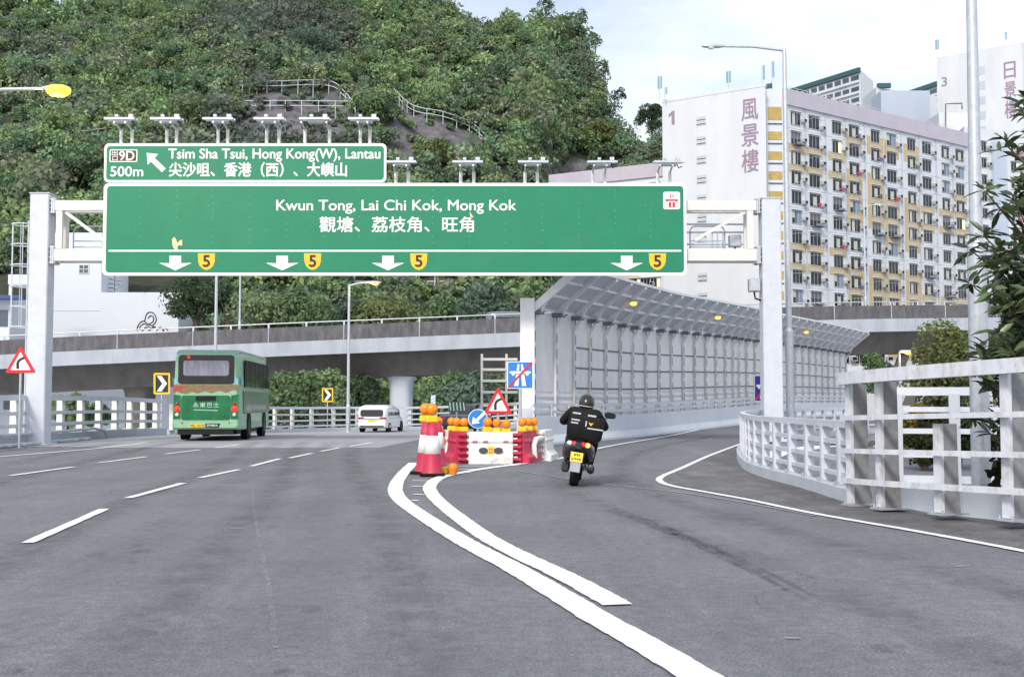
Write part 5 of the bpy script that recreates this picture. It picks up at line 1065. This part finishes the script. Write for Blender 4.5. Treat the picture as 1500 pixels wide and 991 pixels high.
m = MB(); bp(m, rrect(-1.16, 1.66, -.87, .9, .02) if False else [(-1.13, .78), (-.88, .78), (-.88, 1.62), (-1.13, 1.66)], 0, -.01, .02); m.build('corner_panel', DKGREEN, bus); m = MB(); bp(m, [(.88, .78), (1.13, .78), (1.13, 1.66), (.88, 1.62)], 0, -.01, .02); m.build('corner_panel', DKGREEN, bus)
for sg in (-1, 1):
    m = MB(); M = Matrix.Rotation(R(90), 3, 'X'); x = sg*1.0
    m.lathe([(.095, 0), (.085, .03), (0, .04)], (x, -.012, 1.14), 18, 0, M); m.build('tail_lamp', TAILGLOW, bus); m = MB(); m.lathe([(.06, 0), (.05, .03), (0, .035)], (x, -.012, 1.33), 14, 0, M); m.build('indicator', TAILRED, bus); m = MB(); m.lathe([(.065, 0), (.055, .03), (0, .035)], (x, -.012, .94), 14, 0, M); m.build('reversing_lamp', CLEARLENS, bus)
    m = MB(); m.box((sg*.82, -.012, .66), (.05, .03, .05), 0); m.build('reflector', SRED, bus)
    m = MB(); m.add([(sg*1.225, .2, 2.05), (sg*1.225, .5, 1.95), (sg*1.225, .5, 2.2), (sg*1.225, .2, 2.3)], [(0, 1, 2, 3)], 0); m.add([(sg*.99, -.02, 2.05), (sg*1.12, -.02, 1.98), (sg*1.12, -.02, 2.2), (sg*.99, -.02, 2.28)], [(0, 1, 2, 3)], 0); m.build('blue_trim', SKYB, bus)
m = MB(); m.lathe([(.05, 0), (.04, .03), (0, .035)], (-.62, -.03, 2.98), 12, 0, M); m.build('high_brake_lamp', TAILGLOW, bus)
m = MB(); bp(m, [(-.55, .5), (-.05, .5), (-.05, .63), (-.55, .63)], 0, -.025, .02); pl = m.build('number_plate', PLATE, bus); m = MB(); m.text('MC 1614', (-.52, -.028, .525), (1, 0, 0), (0, 0, 1), .44, .08, 0, .01); m.build('number', SBLACK, pl)
m = MB(); bp(m, [(0, .49), (.46, .49), (.5, .63), (0, .63)], 0, -.025, .02); pl = m.build('second_plate', SBLACK, bus); m = MB(); m.text('ZM854', (.04, -.028, .525), (1, 0, 0), (0, 0, 1), .38, .075, 0, .01); m.build('number', SWHITE, pl)
for sg in (-1, 1):
    m = MB(); x = sg*1.212; m.box((x-sg*.015, 4.3, 2.42), (.05, 6.6, 1.0), 0, None, .02); sw = m.build('side_window', GLASS, bus); m = MB()
    for k in range(6): m = MB(); m.box((x+sg*.012, 1.4+k*1.15, 2.42), (.02, .06, .98), 0); m.build('window_pillar', mat('dark green trim', (.03, .09, .07), .4), sw)
    m = MB(); m.box((x-sg*.02, 4.2, 1.38), (.06, 6.9, .82), 0, None, .02); m.build('side_panel', MIDG, bus)
    for y in (2.1, 6.3): m = MB(); m.lathe([(.0, 0), (.58, 0)], (sg*1.2135, y, .52), 24, 0, Matrix.Rotation(R(90*sg), 3, 'Y')); m.build('wheel_arch', BLACK, bus); wheel(bus, sg*1.09, y, .5, .28)
m = MB(); m.box((1.225, 7.4, 1.18), (.02, .8, .16), 0); m.build('side_flash', BRED, bus)
m = MB(); m.box((0, 4.2, .36), (2.1, 7.6, .26), 0); m.box((0, .25, .34), (1.9, .3, .22), 0); m.build('underframe', BLACK, bus)
m = MB(); m.tube([(1.15, 8.35, 2.35), (1.36, 8.6, 2.3), (1.4, 8.7, 2.1)], .03, 6, 0); m.box((1.42, 8.72, 1.95), (.14, .1, .34), 0, None, .04); m.build('mirror', [BLACK, SYEL], bus); m = MB(); m.box((1.42, 8.66, 1.88), (.1, .02, .12), 0); m.build('mirror_sticker', SYEL, bus)
def small_car(label, loc, rz, kind, paint, plate, name='car', cat='car'):
    t = thing(name, label, cat, loc, (0, 0, rz))
    if kind == 'van':
        L, hw, zb, zt, rw = 4.95, .92, 1.02, 1.9, (.08, .3); low = [(0, .84, .42, .96), (.08, .9, .34, 1.02), (.5, .92, .3, 1.06), (3.6, .92, .3, 1.04), (4.5, .9, .32, .92), (4.9, .76, .4, .74)]; cab = [(.05, .8, .98, 1.78, .1), (.18, .85, .98, 1.87, .14), (.8, .86, .98, 1.92, .14), (2.7, .86, .98, 1.9, .14), (3.3, .84, .98, 1.78, .2), (4.1, .78, .95, 1.06, .3)]
    else:
        L, hw, zb, zt, rw = 4.6, .9, .86, 1.46, (.08, .3); low = [(0, .82, .4, .84), (.1, .88, .32, .92), (.7, .9, .28, .96), (3.2, .9, .28, .92), (4.2, .88, .3, .8), (4.58, .76, .38, .66)]; cab = [(.55, .66, .85, .95, .3), (1.1, .66, .85, 1.36, .2), (1.6, .68, .85, 1.46, .16), (2.5, .68, .85, 1.45, .18), (3.3, .68, .85, 1.0, .3)]
    if kind == 'van':
        m = MB(); m.loft([rsec(y, h, a, b, r_, .08) for y, h, a, b, r_ in ((0, .8, .42, 1.45, .3), (.05, .86, .36, 1.62, .34), (.22, .91, .3, 1.8, .34), (.8, .925, .27, 1.88, .32), (2.5, .925, .27, 1.87, .32), (3.2, .92, .27, 1.74, .34), (3.7, .9, .28, 1.4, .3), (4.1, .89, .3, 1.1, .25), (4.6, .85, .34, .96, .25), (4.9, .7, .42, .76, .15))], 0); cb = m.build('body', paint, t)
        m = MB(); m.prism(rrect(-.72, 1.1, .72, 1.56, .14), (0, -.115, 0), (1, 0, 0), Vector((0, .09, .995)), .02, 0); m.build('rear_window', GLASS, t)
        for sg in (-1, 1):
            m = MB(); M = Matrix.Rotation(R(-9*sg), 3, 'Y'); m.box((sg*.905, 1.95, 1.34), (.05, 2.9, .42), 0, M, .02); sw = m.build('side_window', GLASS, t); m = MB()
            for y in (1.2, 2.3): m.box((sg*.925, y, 1.34), (.03, .07, .43), 0, M)
            m.build('pillar', BLACK, sw); m = MB(); m.box((sg*.915, 1.9, .96), (.03, 2.2, .02), 0); m.build('door_seam', BLACK, t)
    else:
        m = MB(); m.loft([rsec(y, h, a, b, .12, .06) for y, h, a, b in low], 0); m.build('body', paint, t)
        m = MB(); m.loft([rsec(y, h, a, b, .1, .03, tm*.6) for y, h, a, b, tm in cab], 0); cb = m.build('cabin', GLASS, t)
        m = MB(); m.loft([rsec(y+.05*(i == 0), h*.97-tm*.55, b-.09, b+.015, .045, .03) for i, (y, h, a, b, tm) in enumerate(cab[1:-1])], 0); m.build('roof', paint, cb)
    for sg in (-1, 1):
        m = MB(); m.box((sg*.7, -.0, .98 if kind == 'van' else .74), (.4, .08, .13), 0, None, .02); m.build('tail_lamp', TAILRED, t); m = MB(); m.box((sg*(hw+.1), 3.3, 1.1 if kind == 'van' else .98), (.2, .1, .16), 0, None, .03); m.build('mirror', paint, t)
        for y in (.9, L-.95): m = MB(); m.lathe([(0, 0), (.4, 0)], (sg*(hw+.002), y, .36), 20, 0, Matrix.Rotation(R(90*sg), 3, 'Y')); m.build('wheel_arch', BLACK, t); wheel(t, sg*(hw-.1), y, .34, .22)
    m = MB(); m.box((0, -.01, .8 if kind == 'van' else .6), (.5, .03, .12), 0); pl = m.build('number_plate', PLATE, t)
    m = MB(); m.box((0, .02, .42), (1.5, .1, .1), 0, None, .02); m.build('bumper', BLACK, t)
    if kind == 'van': m = MB(); m.box((0, -.02, .93), (1.1, .05, .05), 0); m.build('chrome_strip', CHROME, t)
    return t
CARW = mat('white car paint', (.74, .76, .78), .2, var=.02, coat=.6); CARB = mat('dark blue grey car paint', (.03, .035, .045), .2, var=.1, coat=.6); CARG = mat('slate car paint', (.12, .14, .17), .2, var=.05, coat=.6)
q = P(545, 634, 71.5); small_car('white minivan driving away on the bend right of the coach', (q.x, 71.3, float(gz(q.x, 72))), R(-8), 'van', CARW, 1, 'minivan', 'minivan').scale = (1, 1, .9)
q = P(668, 620, 54); small_car('dark car half hidden behind the traffic cones and warning lamps', (q.x, 54, float(gz(q.x, 55))), R(-12), 'car', CARB, 0)
q = P(700, 466, 97.5); zf = P(735, 467, 97).z-1.2; small_car('slate grey car crossing the flyover beside the noise barrier end', (P(712, 466, 98).x, 98, zf), R(-90), 'van', CARG, 0)
# ================================================================== scooter and rider
q = G(840, 711); SX, SY = q.x, q.y; LEAN = (R(0), R(8.5), R(-6)); sc = thing('scooter', 'black scooter leaning right with lit tail lamp and yellow plate on the ramp', 'scooter', (SX, SY, 0), LEAN)
BODYK = mat('black scooter bodywork', (.012, .012, .014), .25, var=.1, coat=.7); GREYP = mat('silver grey scooter panel', (.3, .31, .34), .3, .4, var=.1)
wheel(sc, .0, 0, .27, .15, 'rear_wheel'); wheel(sc, .0, 1.38, .27, .12, 'front_wheel')
def esec(y, cx, cz, a, b, n=14, e=.75): return [Vector((cx+a*math.copysign(abs(math.cos(t))**e, math.cos(t)), y, cz+b*math.copysign(abs(math.sin(t))**e, math.sin(t)))) for t in [2*math.pi*k/n for k in range(n)]]
m = MB(); m.loft([esec(-.34, 0, .68, .05, .05), esec(-.28, 0, .66, .19, .12), esec(-.1, 0, .58, .27, .2), esec(.2, 0, .56, .27, .2), esec(.55, 0, .52, .25, .18), esec(.75, 0, .42, .17, .12), esec(1.1, 0, .4, .17, .1), esec(1.2, 0, .6, .2, .25), esec(1.32, 0, .75, .14, .2), esec(1.42, 0, .8, .05, .1)], 0); m.build('body', BODYK, sc)
m = MB(); m.loft([esec(-.2, 0, .8, .1, .03), esec(-.1, 0, .8, .16, .05), esec(.4, 0, .77, .18, .05), esec(.75, 0, .74, .12, .04)], 0); m.build('seat', BLACK, sc)
m = MB(); m.loft([[Vector((x*k, y, z)) for x in (-.1, .1)]+[Vector((.1*k, y-.012, z-.012)), Vector((-.1*k, y-.012, z-.012))] for y, z, k in ((-.24, .62, 1.3), (-.34, .5, 1.1), (-.4, .36, .9), (-.42, .28, .8))], 0, True, True, False); fd = m.build('rear_fender', BODYK, sc)
m = MB(); m.box((0, -.435, .34), (.17, .014, .17), 0, Matrix.Rotation(R(-10), 3, 'X'), .005); m.build('mud_flap', GREYP, fd)
m = MB(); m.box((0, -.415, .5), (.2, .012, .16), 0, Matrix.Rotation(R(-14), 3, 'X')); pl = m.build('number_plate', PLATE, sc); m = MB(); Vv = Vector((0, -.24, .97)).normalized(); m.text('KM', (-.045, -.411, .51), (1, 0, 0), Vv, .09, .05, 0, .01); m.text('6770', (-.08, -.427, .438), (1, 0, 0), Vv, .16, .05, 0, .01); m.build('number', SBLACK, pl)
for x, w_, mm, nm in ((-.05, .1, TAILGLOW, 'tail_lamp'), (.06, .09, TAILGLOW, 'tail_lamp'), (.15, .08, mat('lit amber indicator', (1, .35, .1), .3, var=0, emit=1.2), 'indicator'), (-.15, .08, CLEARLENS, 'indicator')):
    m = MB(); m.box((x, -.3, .71), (w_, .06, .075), 0, None, .02); m.build(nm, mm, sc)
m = MB(); m.tube([(.2, .45, .26), (.24, .2, .28), (.24, -.1, .32), (.25, -.34, .36)], [.03, .06, .07, .06], 14, 0); ex_ = m.build('exhaust', BLACK, sc); m = MB(); m.lathe([(.055, 0), (.045, -.02), (0.0, -.015)], (.25, -.345, .362), 14, 0, Matrix.Rotation(R(-90), 3, 'X')); m.build('end_cap', mat('dull steel cap', (.07, .07, .075), .5, .5), ex_)
m = MB(); m.loft([esec(-.15, -.17, .3, .04, .06), esec(0, -.18, .3, .07, .1), esec(.3, -.18, .3, .07, .1), esec(.5, -.18, .3, .05, .07)], 0); m.build('gearbox', mat('dark cast alloy', (.04, .04, .045), .5, .4), sc)
for sg in (-1, 1): m = MB(); m.tube([(sg*.14, .0, .28), (sg*.16, -.12, .62)], .022, 8, 0); m.build('shock_absorber', CHROME, sc)
m = MB(); m.tube([(-.36, .98, .98), (-.2, 1.05, 1.0), (0, 1.1, .98), (.2, 1.05, 1.0), (.36, .98, .98)], .017, 8, 0); m.tube([(0, 1.1, .98), (0, 1.38, .3)], .03, 8, 0); hb = m.build('handlebar', BLACK, sc)
for sg in (-1, 1): m = MB(); m.tube([(sg*.25, 1.03, 1.0), (sg*.38, 1.0, 1.2)], .01, 6, 1); m.loft([esec(.985+.03*k, sg*.42, 1.23, .1*kk, .055*kk) for k, kk in ((0, .8), (.5, 1), (1, .7))], 0); m.build('mirror', [GREYP if sg < 0 else BLACK, BLACK], sc)
m = MB(); m.loft([[Vector((x*k, 1.3+.05*(z-.9), z)) for x in (-.17, .17)]+[Vector((.17*k, 1.31+.05*(z-.9), z)), Vector((-.17*k, 1.31+.05*(z-.9), z))] for z, k in ((.85, 1), (1.1, 1.1), (1.28, .7))], 0, True, True, False); m.build('windscreen', GLASS, sc)
def local(v): return Matrix.Translation(Vector((SX, SY, 0))) @ __import__('mathutils').Euler(LEAN).to_matrix().to_4x4() @ Vector(v)
# the bag behind the rider
bag = thing('delivery_bag', 'bulky black delivery bag strapped behind the rider, with reflective strips', 'bag', tuple(local((.06, -.06, .79))), LEAN)
m = MB(); BAGM = mat('black nylon', (.008, .008, .009), .7, var=.3, scale=9, bump=.6, spec=.2); m.loft([[Vector((x*a, y*b, z)) for x, y in rrect(-.29, -.2, .29, .2, .07)] for z, a, b in ((0, .92, .9), (.04, 1, 1), (.2, 1.04, 1.05), (.34, 1.0, 1), (.38, .9, .9))], 0); m.build('body', BAGM, bag)
STRIP = mat('grey reflective tape', (.5, .52, .54), .4, var=.1)
m = MB()
for x0, x1, z in ((-.24, -.1, .31), (-.24, -.12, .26), (.0, .02, .27)): m.box(((x0+x1)/2, -.206, z), (x1-x0, .008, .022 if x1-x0 > .05 else .09), 0)
m.box((.17, -.214, .2), (.26, .008, .02), 0); m.build('reflective_strip', STRIP, bag)
m = MB(); m.add([(.05, -.217, .3), (.1, -.217, .285), (.13, -.217, .3), (.11, -.217, .265), (.09, -.217, .24), (.07, -.217, .265)][::-1], [tuple(range(6))], 0); m.build('wing_emblem', SYEL, bag)
# the rider: one continuous skinned body, then clothing and helmet
def skin_body(joints, edges, rad, name, m, parent, sub=2):
    me = bpy.data.meshes.new(name); keys = list(joints); me.from_pydata([joints[k] for k in keys], [(keys.index(a), keys.index(b)) for a, b in edges], []); o = bpy.data.objects.new(name, me); COL.objects.link(o)
    sk = o.modifiers.new('skin', 'SKIN'); sk.use_smooth_shade = True; s2 = o.modifiers.new('sub', 'SUBSURF'); s2.levels = sub; s2.render_levels = sub
    for i, k in enumerate(keys): d = me.skin_vertices[0].data[i]; d.radius = (rad[k][0], rad[k][1]) if isinstance(rad[k], tuple) else (rad[k],)*2; d.use_root = (k == 'pelvis')
    dg = bpy.context.evaluated_depsgraph_get(); dg.update(); nm = bpy.data.meshes.new_from_object(o.evaluated_get(dg)); bpy.data.objects.remove(o); nm.materials.clear(); nm.materials.append(m)
    nm.polygons.foreach_set('use_smooth', [True]*len(nm.polygons)); r = bpy.data.objects.new(name, nm); COL.objects.link(r); r.parent = parent; return r
per = thing('person', 'rider in a black jacket and dark helmet hunched over the scooter handlebar', 'person', (SX, SY, 0), LEAN)
J = {'pelvis': (0, .32, .86), 'belly': (0, .36, 1.0), 'chest': (0, .42, 1.16), 'neck': (0, .47, 1.29), 'head': (0, .5, 1.4)}; Ed = [('pelvis', 'belly'), ('belly', 'chest'), ('chest', 'neck'), ('neck', 'head')]
RA = {'pelvis': (.17, .14), 'belly': (.17, .13), 'chest': (.19, .14), 'neck': .075, 'head': .085}
for sg, n_ in ((-1, 'l'), (1, 'r')):
    J.update({'sh'+n_: (sg*.22, .44, 1.21), 'el'+n_: (sg*.38, .62, 1.02), 'wr'+n_: (sg*.33, .9, 1.0), 'ha'+n_: (sg*.32, .96, 1.0), 'hip'+n_: (sg*.12, .4, .82), 'kn'+n_: (sg*.22, .82, .74), 'an'+n_: (sg*.2, .72, .36), 'to'+n_: (sg*.21, .9, .31)})
    Ed += [('chest', 'sh'+n_), ('sh'+n_, 'el'+n_), ('el'+n_, 'wr'+n_), ('wr'+n_, 'ha'+n_), ('pelvis', 'hip'+n_), ('hip'+n_, 'kn'+n_), ('kn'+n_, 'an'+n_), ('an'+n_, 'to'+n_)]
    RA.update({'sh'+n_: .1, 'el'+n_: .07, 'wr'+n_: .045, 'ha'+n_: .042, 'hip'+n_: .12, 'kn'+n_: .085, 'an'+n_: .055, 'to'+n_: .045})
JACK = mat('black riding jacket', (.009, .009, .01), .7, var=.5, scale=7, bump=.9, spec=.2)
pb = skin_body(J, Ed, RA, 'body', JACK, per)
for sg in (-1, 1):
    m = MB()
    for k in range(4):
        x = sg*(.29+k*.022); m.tube([(x, .95, 1.025), (x, 1.0, 1.032), (x, 1.035, 1.012), (x, 1.035-.004*k, .985), (x, 1.01, .968)], [.011, .0105, .01, .009, .008], 7, 0)
    m.tube([(sg*.285, .95, .995), (sg*.27, .98, .975), (sg*.275, 1.01, .965)], [.012, .011, .009], 7, 0); m.build('glove', BLACK, per)
m = MB(); n_ = 18; m.loft([[Vector((.132*k*math.cos(t), .5+.155*k*math.sin(t)+(.02 if z > 1.4 else 0), z)) for t in [2*math.pi*j/n_ for j in range(n_)]] for z, k in ((1.27, .62), (1.29, .84), (1.34, .97), (1.4, 1.02), (1.46, .96), (1.51, .76), (1.535, .5), (1.545, .2))], 0); he = m.build('helmet', mat('dark glossy helmet', (.016, .011, .01), .25, var=.3, coat=.3), per)
m = MB(); m.loft([[Vector((.136*k*math.cos(t), .52+.16*k*math.sin(t), z)) for t in np.linspace(.5, 2.64, 10)] for z, k in ((1.36, .98), (1.4, 1.02), (1.45, .97))], 0, False, False); m.build('visor', GLASS, he)
m = MB(); m.loft([[Vector((.137*k*math.cos(t), .5+.16*k*math.sin(t), z)) for t in np.linspace(3.6, 5.8, 10)] for z, k in ((1.33, .98), (1.345, 1.0))], 0, False, False); m.build('helmet_stripe', STRIP, he)
m = MB()
for x0, x1, z, y in ((-.2, -.06, 1.2, .29), (-.2, -.07, 1.14, .285), (.06, .2, 1.19, .29)): m.box(((x0+x1)/2, y, z), (x1-x0, .02, .03), 0)
m.build('jacket_reflector', STRIP, per)
# ================================================================== trees and plants that stand out
TC = [0]
def tree(label, px, py_top, py_base, Y, rx, tint, zb=None, n=2200, leaf=.34, lobes=9, trunk=None, cat='tree', name='broadleaf_tree', squash=.95, ground=None):
    q = P(px, py_base, Y); z0 = q.z if zb is None else zb; zt = P(px, py_top, Y).z; hgt = zt-z0
    t = thing(name, label, cat, (q.x, Y, z0), world=True); r = max(rx, .3); cz = zt-r*squash*.95
    v, qd, c = foliage([[q.x, Y, cz]], [r], [tint], n, leaf, lobes, squash)
    if hgt > 2.6*r:
        v2, q2, c2 = foliage([[q.x+r*.2, Y-.3, cz-r*1.05]], [r*.85], [tint], n//2, leaf, lobes, squash); qd = np.concatenate([qd, q2+len(v)]); v = np.concatenate([v, v2]); c = np.concatenate([c, c2])
    v = v-np.array([q.x, Y, z0]); o = npmesh('crown', v, qd, c); o.parent = t; o.data.materials.append(LEAF); ORG[o.name] = (q.x, Y, z0)
    m = MB(); tr = trunk or max(.08, r*.09); m.tube([(q.x, Y, z0-.5), (q.x+.1, Y, z0+hgt*.3), (q.x-.05, Y, cz)], [tr*1.4, tr, tr*.5], 8, 0)
    for k in range(6): a = k*1.05+.3; m.tube([(q.x, Y, cz-r*.5), (q.x+r*.35*math.cos(a), Y+r*.35*math.sin(a), cz-.1*r), (q.x+r*.7*math.cos(a), Y+r*.7*math.sin(a), cz+.3*r)], [tr*.5, tr*.35, tr*.12], 6, 0)
    m.build('trunk', BARK, t); return t
PALE = (.17, .23, .12); MID = (.12, .18, .09); DARK = (.07, .105, .06); OLIVE = (.15, .18, .08); BLUEG = (.11, .16, .12)
for a in (('pale bushy tree above the flyover left of the lit lamp', 385, 418, 505, 104, 3.3, PALE), ('broad pale green tree above the flyover right of the pale bushy one', 440, 428, 505, 106, 3.2, MID), ('dark slim tree right beside the white building', 285, 404, 500, 116, 3.2, DARK), ('dark tree between the two poles above the flyover', 332, 408, 500, 116, 2.8, DARK),
          ('olive tree above the flyover beneath the third road arrow', 560, 432, 500, 112, 3.4, OLIVE), ('mid green tree above the flyover beneath the sign centre', 650, 420, 500, 114, 3.6, MID), ('green tree above the flyover left of the noise barrier end', 715, 415, 500, 110, 2.9, BLUEG), ('small rounded tree behind the lit lamp on the bend', 505, 440, 500, 112, 2.8, BLUEG),
          ('bushy shrub under the flyover right of the coach', 425, 545, 610, 92, 2.6, MID), ('pale shrub under the flyover between coach and lamp', 470, 540, 612, 94, 2.4, PALE), ('dark shrub under the flyover left of the pale pier', 524, 545, 612, 96, 2.2, DARK), ('green shrub under the flyover right of the pale pier', 662, 540, 610, 92, 2.6, MID), ('bluish shrub under the flyover beside the ladder frame', 690, 545, 612, 90, 2.4, BLUEG),
          ('small shrub behind the left fence near the gantry post', 100, 580, 620, 60, 1.1, PALE), ('low shrub behind the left fence before the chevron board', 140, 592, 620, 62, .8, MID)):
    tree(*a)
tree('rounded yellow green bush on the bank below the flyover at right', 1395, 470, 600, 44, 1.75, (.13, .15, .06), -.3, 4200, .15, 12)
tree('second rounded bush lower on the right bank beside the lamp column', 1365, 512, 600, 42, 1.2, (.11, .125, .055), -.3, 2600, .14, 10)
tree('feathery shrub in front of the low block under the flyover', 1283, 518, 560, 60, 1.0, MID, -.3, 1600, .16); tree('yellow leaved shrub low behind the nearest parapet', 1340, 590, 660, 33, .6, (.2, .15, .03), -.3, 1600, .1, cat='shrub', name='shrub')
tree('dark hedge like shrub behind the second railing at right', 1400, 600, 690, 30, 1.0, (.03, .042, .02), -.5, 2600, .12, cat='shrub', name='shrub'); tree('dark shrub behind the second railing left of the lamp column', 1350, 625, 690, 29, .7, (.035, .045, .02), -.5, 1800, .11, cat='shrub', name='shrub')
# trees one can tell apart on the slope
for a in (('tall dark domed tree high on the slope in the centre', 455, 40, 130, 6.0, BLUEG), ('big pale green tree on the slope left of the upper sign', 290, 140, 215, 5.0, PALE), ('rounded green tree at the top of the rock path', 560, 140, 200, 3.6, MID), ('spreading green tree on the slope right of the upper sign', 640, 205, 268, 3.6, OLIVE), ('bright green tree mid slope left of the block gable', 880, 180, 230, 3.6, (.13, .15, .06)), ('dark ragged tree rising beside the gable of block 1', 955, 150, 235, 4.2, DARK), ('pale green tree low on the slope at the left edge', 20, 320, 400, 4.2, PALE), ('dark tree on the slope directly above the left gantry post', 110, 235, 300, 4.2, DARK)):
    p = hillP(a[1], (a[2]+2*a[3])/3); tree(a[0], a[1], a[2], a[3], p.y-1.0, a[4], a[5], None, 2600, .5, 11)
def ridge_tree(label, px, py, dy):
    p = hillP(px, py+dy); Y = p.y+1; tree(label, px, py, py+dy, Y, 2.6, DARK, None, 420, .5, 6, .14, squash=1.2)
for i, (px, py, dy, lab) in enumerate(((800, -4, 26, 'sparse ridge tree at the top of the frame against the sky'), (850, 14, 30, 'wispy ridge tree on the shoulder of the hill'), (872, 45, 30, 'wispy ridge tree just below the shoulder of the hill'), (884, 88, 26, 'small ridge tree halfway down the skyline'), (905, 128, 24, 'small ridge tree low on the skyline'), (938, 162, 20, 'lowest ridge tree beside the dark ragged tree'))): ridge_tree(lab, px, py, dy)
p = hillP(760, 185); t = thing('bare_tree', 'slim pale bare trunked tree standing alone on the slope', 'tree', tuple(p), world=True); m = MB(); z1 = P(760, 155, p.y).z
m.tube([p, (p.x, p.y, (p.z+z1)/2), (p.x+.1, p.y, z1+1.5)], [.2, .15, .05], 7, 0)
for k_, (a_, b_) in enumerate(((-1.6, .6), (1.3, 1.4), (-.9, 2.2), (.8, 2.6), (-2.0, -.6), (1.7, 0), (.4, 3.2))): m.tube([(p.x+.03, p.y, (p.z+z1)/2+.4*k_-.6), (p.x+a_*.5, p.y-.2, z1+b_*.4-.8+.2*k_), (p.x+a_, p.y, z1+b_)], [.09, .06, .02], 6, 0)
m.build('trunk', mat('pale bark', (.4, .38, .33), .9, var=.2), t)
# railings and pipes on the slope
def slope_rail(label, px, n=2):
    pts = [hillP(*q) for q in px]; fine = catmull(pts, 1.0); fine = [Vector((p.x, p.y-.6, p.z+.1)) for p in fine]; t = thing('slope_railing', label, 'railing', tuple(fine[0]), None, 'white railings along the hillside paths', True)
    for z in (.9, 1.8): m = MB(); m.tube([p+Vector((0, 0, z)) for p in fine], .075, 5, 0); m.build('rail', WHITE, t)
    for p in resample(fine, 3.0): m = MB(); m.tube([p-Vector((0, 0, 1.6)), p+Vector((0, 0, 1.85))], .07, 5, 0); m.build('post', WHITE, t)
slope_rail('white railing along the upper edge of the bare rock, right of centre', [(575, 143), (605, 170), (650, 180), (690, 195), (712, 214)]); slope_rail('level white railing crossing the slope above the upper sign', [(345, 134), (400, 135), (480, 134), (505, 150), (522, 172)])
slope_rail('white railing just above the lamps of the upper sign', [(355, 164), (430, 164), (520, 165)]); slope_rail('broken white railing at the left edge of the slope', [(0, 167), (50, 163), (100, 206), (165, 204)]); slope_rail('short white railing on the slope left of block 1', [(768, 215), (812, 219)]); slope_rail('white railing along the foot of the slope under the sign', [(488, 424), (560, 424), (665, 424)])
# the leafy tree at the right edge, close by
t = thing('leafy_tree', 'close broad leaved tree hanging over the parapet at the right edge', 'tree', (6.6, 13.7, -.5), world=True); m = MB()
m.tube([(6.6, 13.7, -.6), (6.55, 13.7, 1.5), (6.5, 13.65, 3.0), (6.4, 13.6, 5.0)], [.13, .11, .08, .03], 10, 0); tips = []; rr = random.Random(3)
for k in range(84):
    z0 = rr.uniform(.2, 4.5) if k < 50 else rr.uniform(.8, 2.7); a_ = rr.uniform(1.7, 4.6) if rr.random() < .8 else rr.uniform(0, 6.28); ln = rr.uniform(.4, 1.3)*(1.0 if z0 < 3.0 else .5); s_ = Vector((6.5, 13.65, z0)); e_ = s_+Vector((math.cos(a_)*ln, math.sin(a_)*ln*.7, rr.uniform(.25, .95)))
    mid = (s_+e_)/2-Vector((0, 0, .08)); m.tube([s_, mid, e_], [.03, .018, .008], 5, 0); tips += [e_, s_.lerp(e_, .8), mid+Vector((0, 0, .04))]
m.build('trunk', BARK, t); m = MB()
def leafblade(mb, o, d, up, L, W, mi):
    d = d.normalized(); s_ = d.cross(up).normalized(); n_ = s_.cross(d); P_ = lambda u, v, h: o+d*(u*L)+s_*(v*W)+n_*(h*L)
    vs = [P_(0, 0, 0), P_(.3, .42, .03), P_(.65, .45, .0), P_(1, 0, -.13), P_(.65, -.45, .0), P_(.3, -.42, .03), P_(.35, 0, -.03), P_(.7, 0, -.06)]
    mb.add(vs, [(0, 6, 1), (1, 6, 7, 2), (2, 7, 3), (0, 5, 6), (5, 4, 7, 6), (4, 3, 7)], mi, True)
for tp in tips:
    ax = Vector((rr.uniform(-.8, .3), rr.uniform(-.9, .3), rr.uniform(.1, .8))).normalized()
    for k in range(rr.randint(8, 12)):
        a_ = k*2.4+rr.uniform(-.4, .4); d = Vector((math.cos(a_), math.sin(a_), rr.uniform(-.9, .6))); leafblade(m, tp+ax*rr.uniform(-.14, .08), d+ax*.45, Vector((rr.uniform(-.7, .7), rr.uniform(-.9, .3), .7)), rr.uniform(.17, .3), rr.uniform(.06, .085), rr.choice((0, 0, 1, 1, 2)))
m.build('leaves', [leafmat('glossy leaf', (.05, .085, .035), None, .08), leafmat('lighter leaf', (.1, .14, .055), None, .06), leafmat('dark leaf', (.022, .038, .02), None, .08)], t)
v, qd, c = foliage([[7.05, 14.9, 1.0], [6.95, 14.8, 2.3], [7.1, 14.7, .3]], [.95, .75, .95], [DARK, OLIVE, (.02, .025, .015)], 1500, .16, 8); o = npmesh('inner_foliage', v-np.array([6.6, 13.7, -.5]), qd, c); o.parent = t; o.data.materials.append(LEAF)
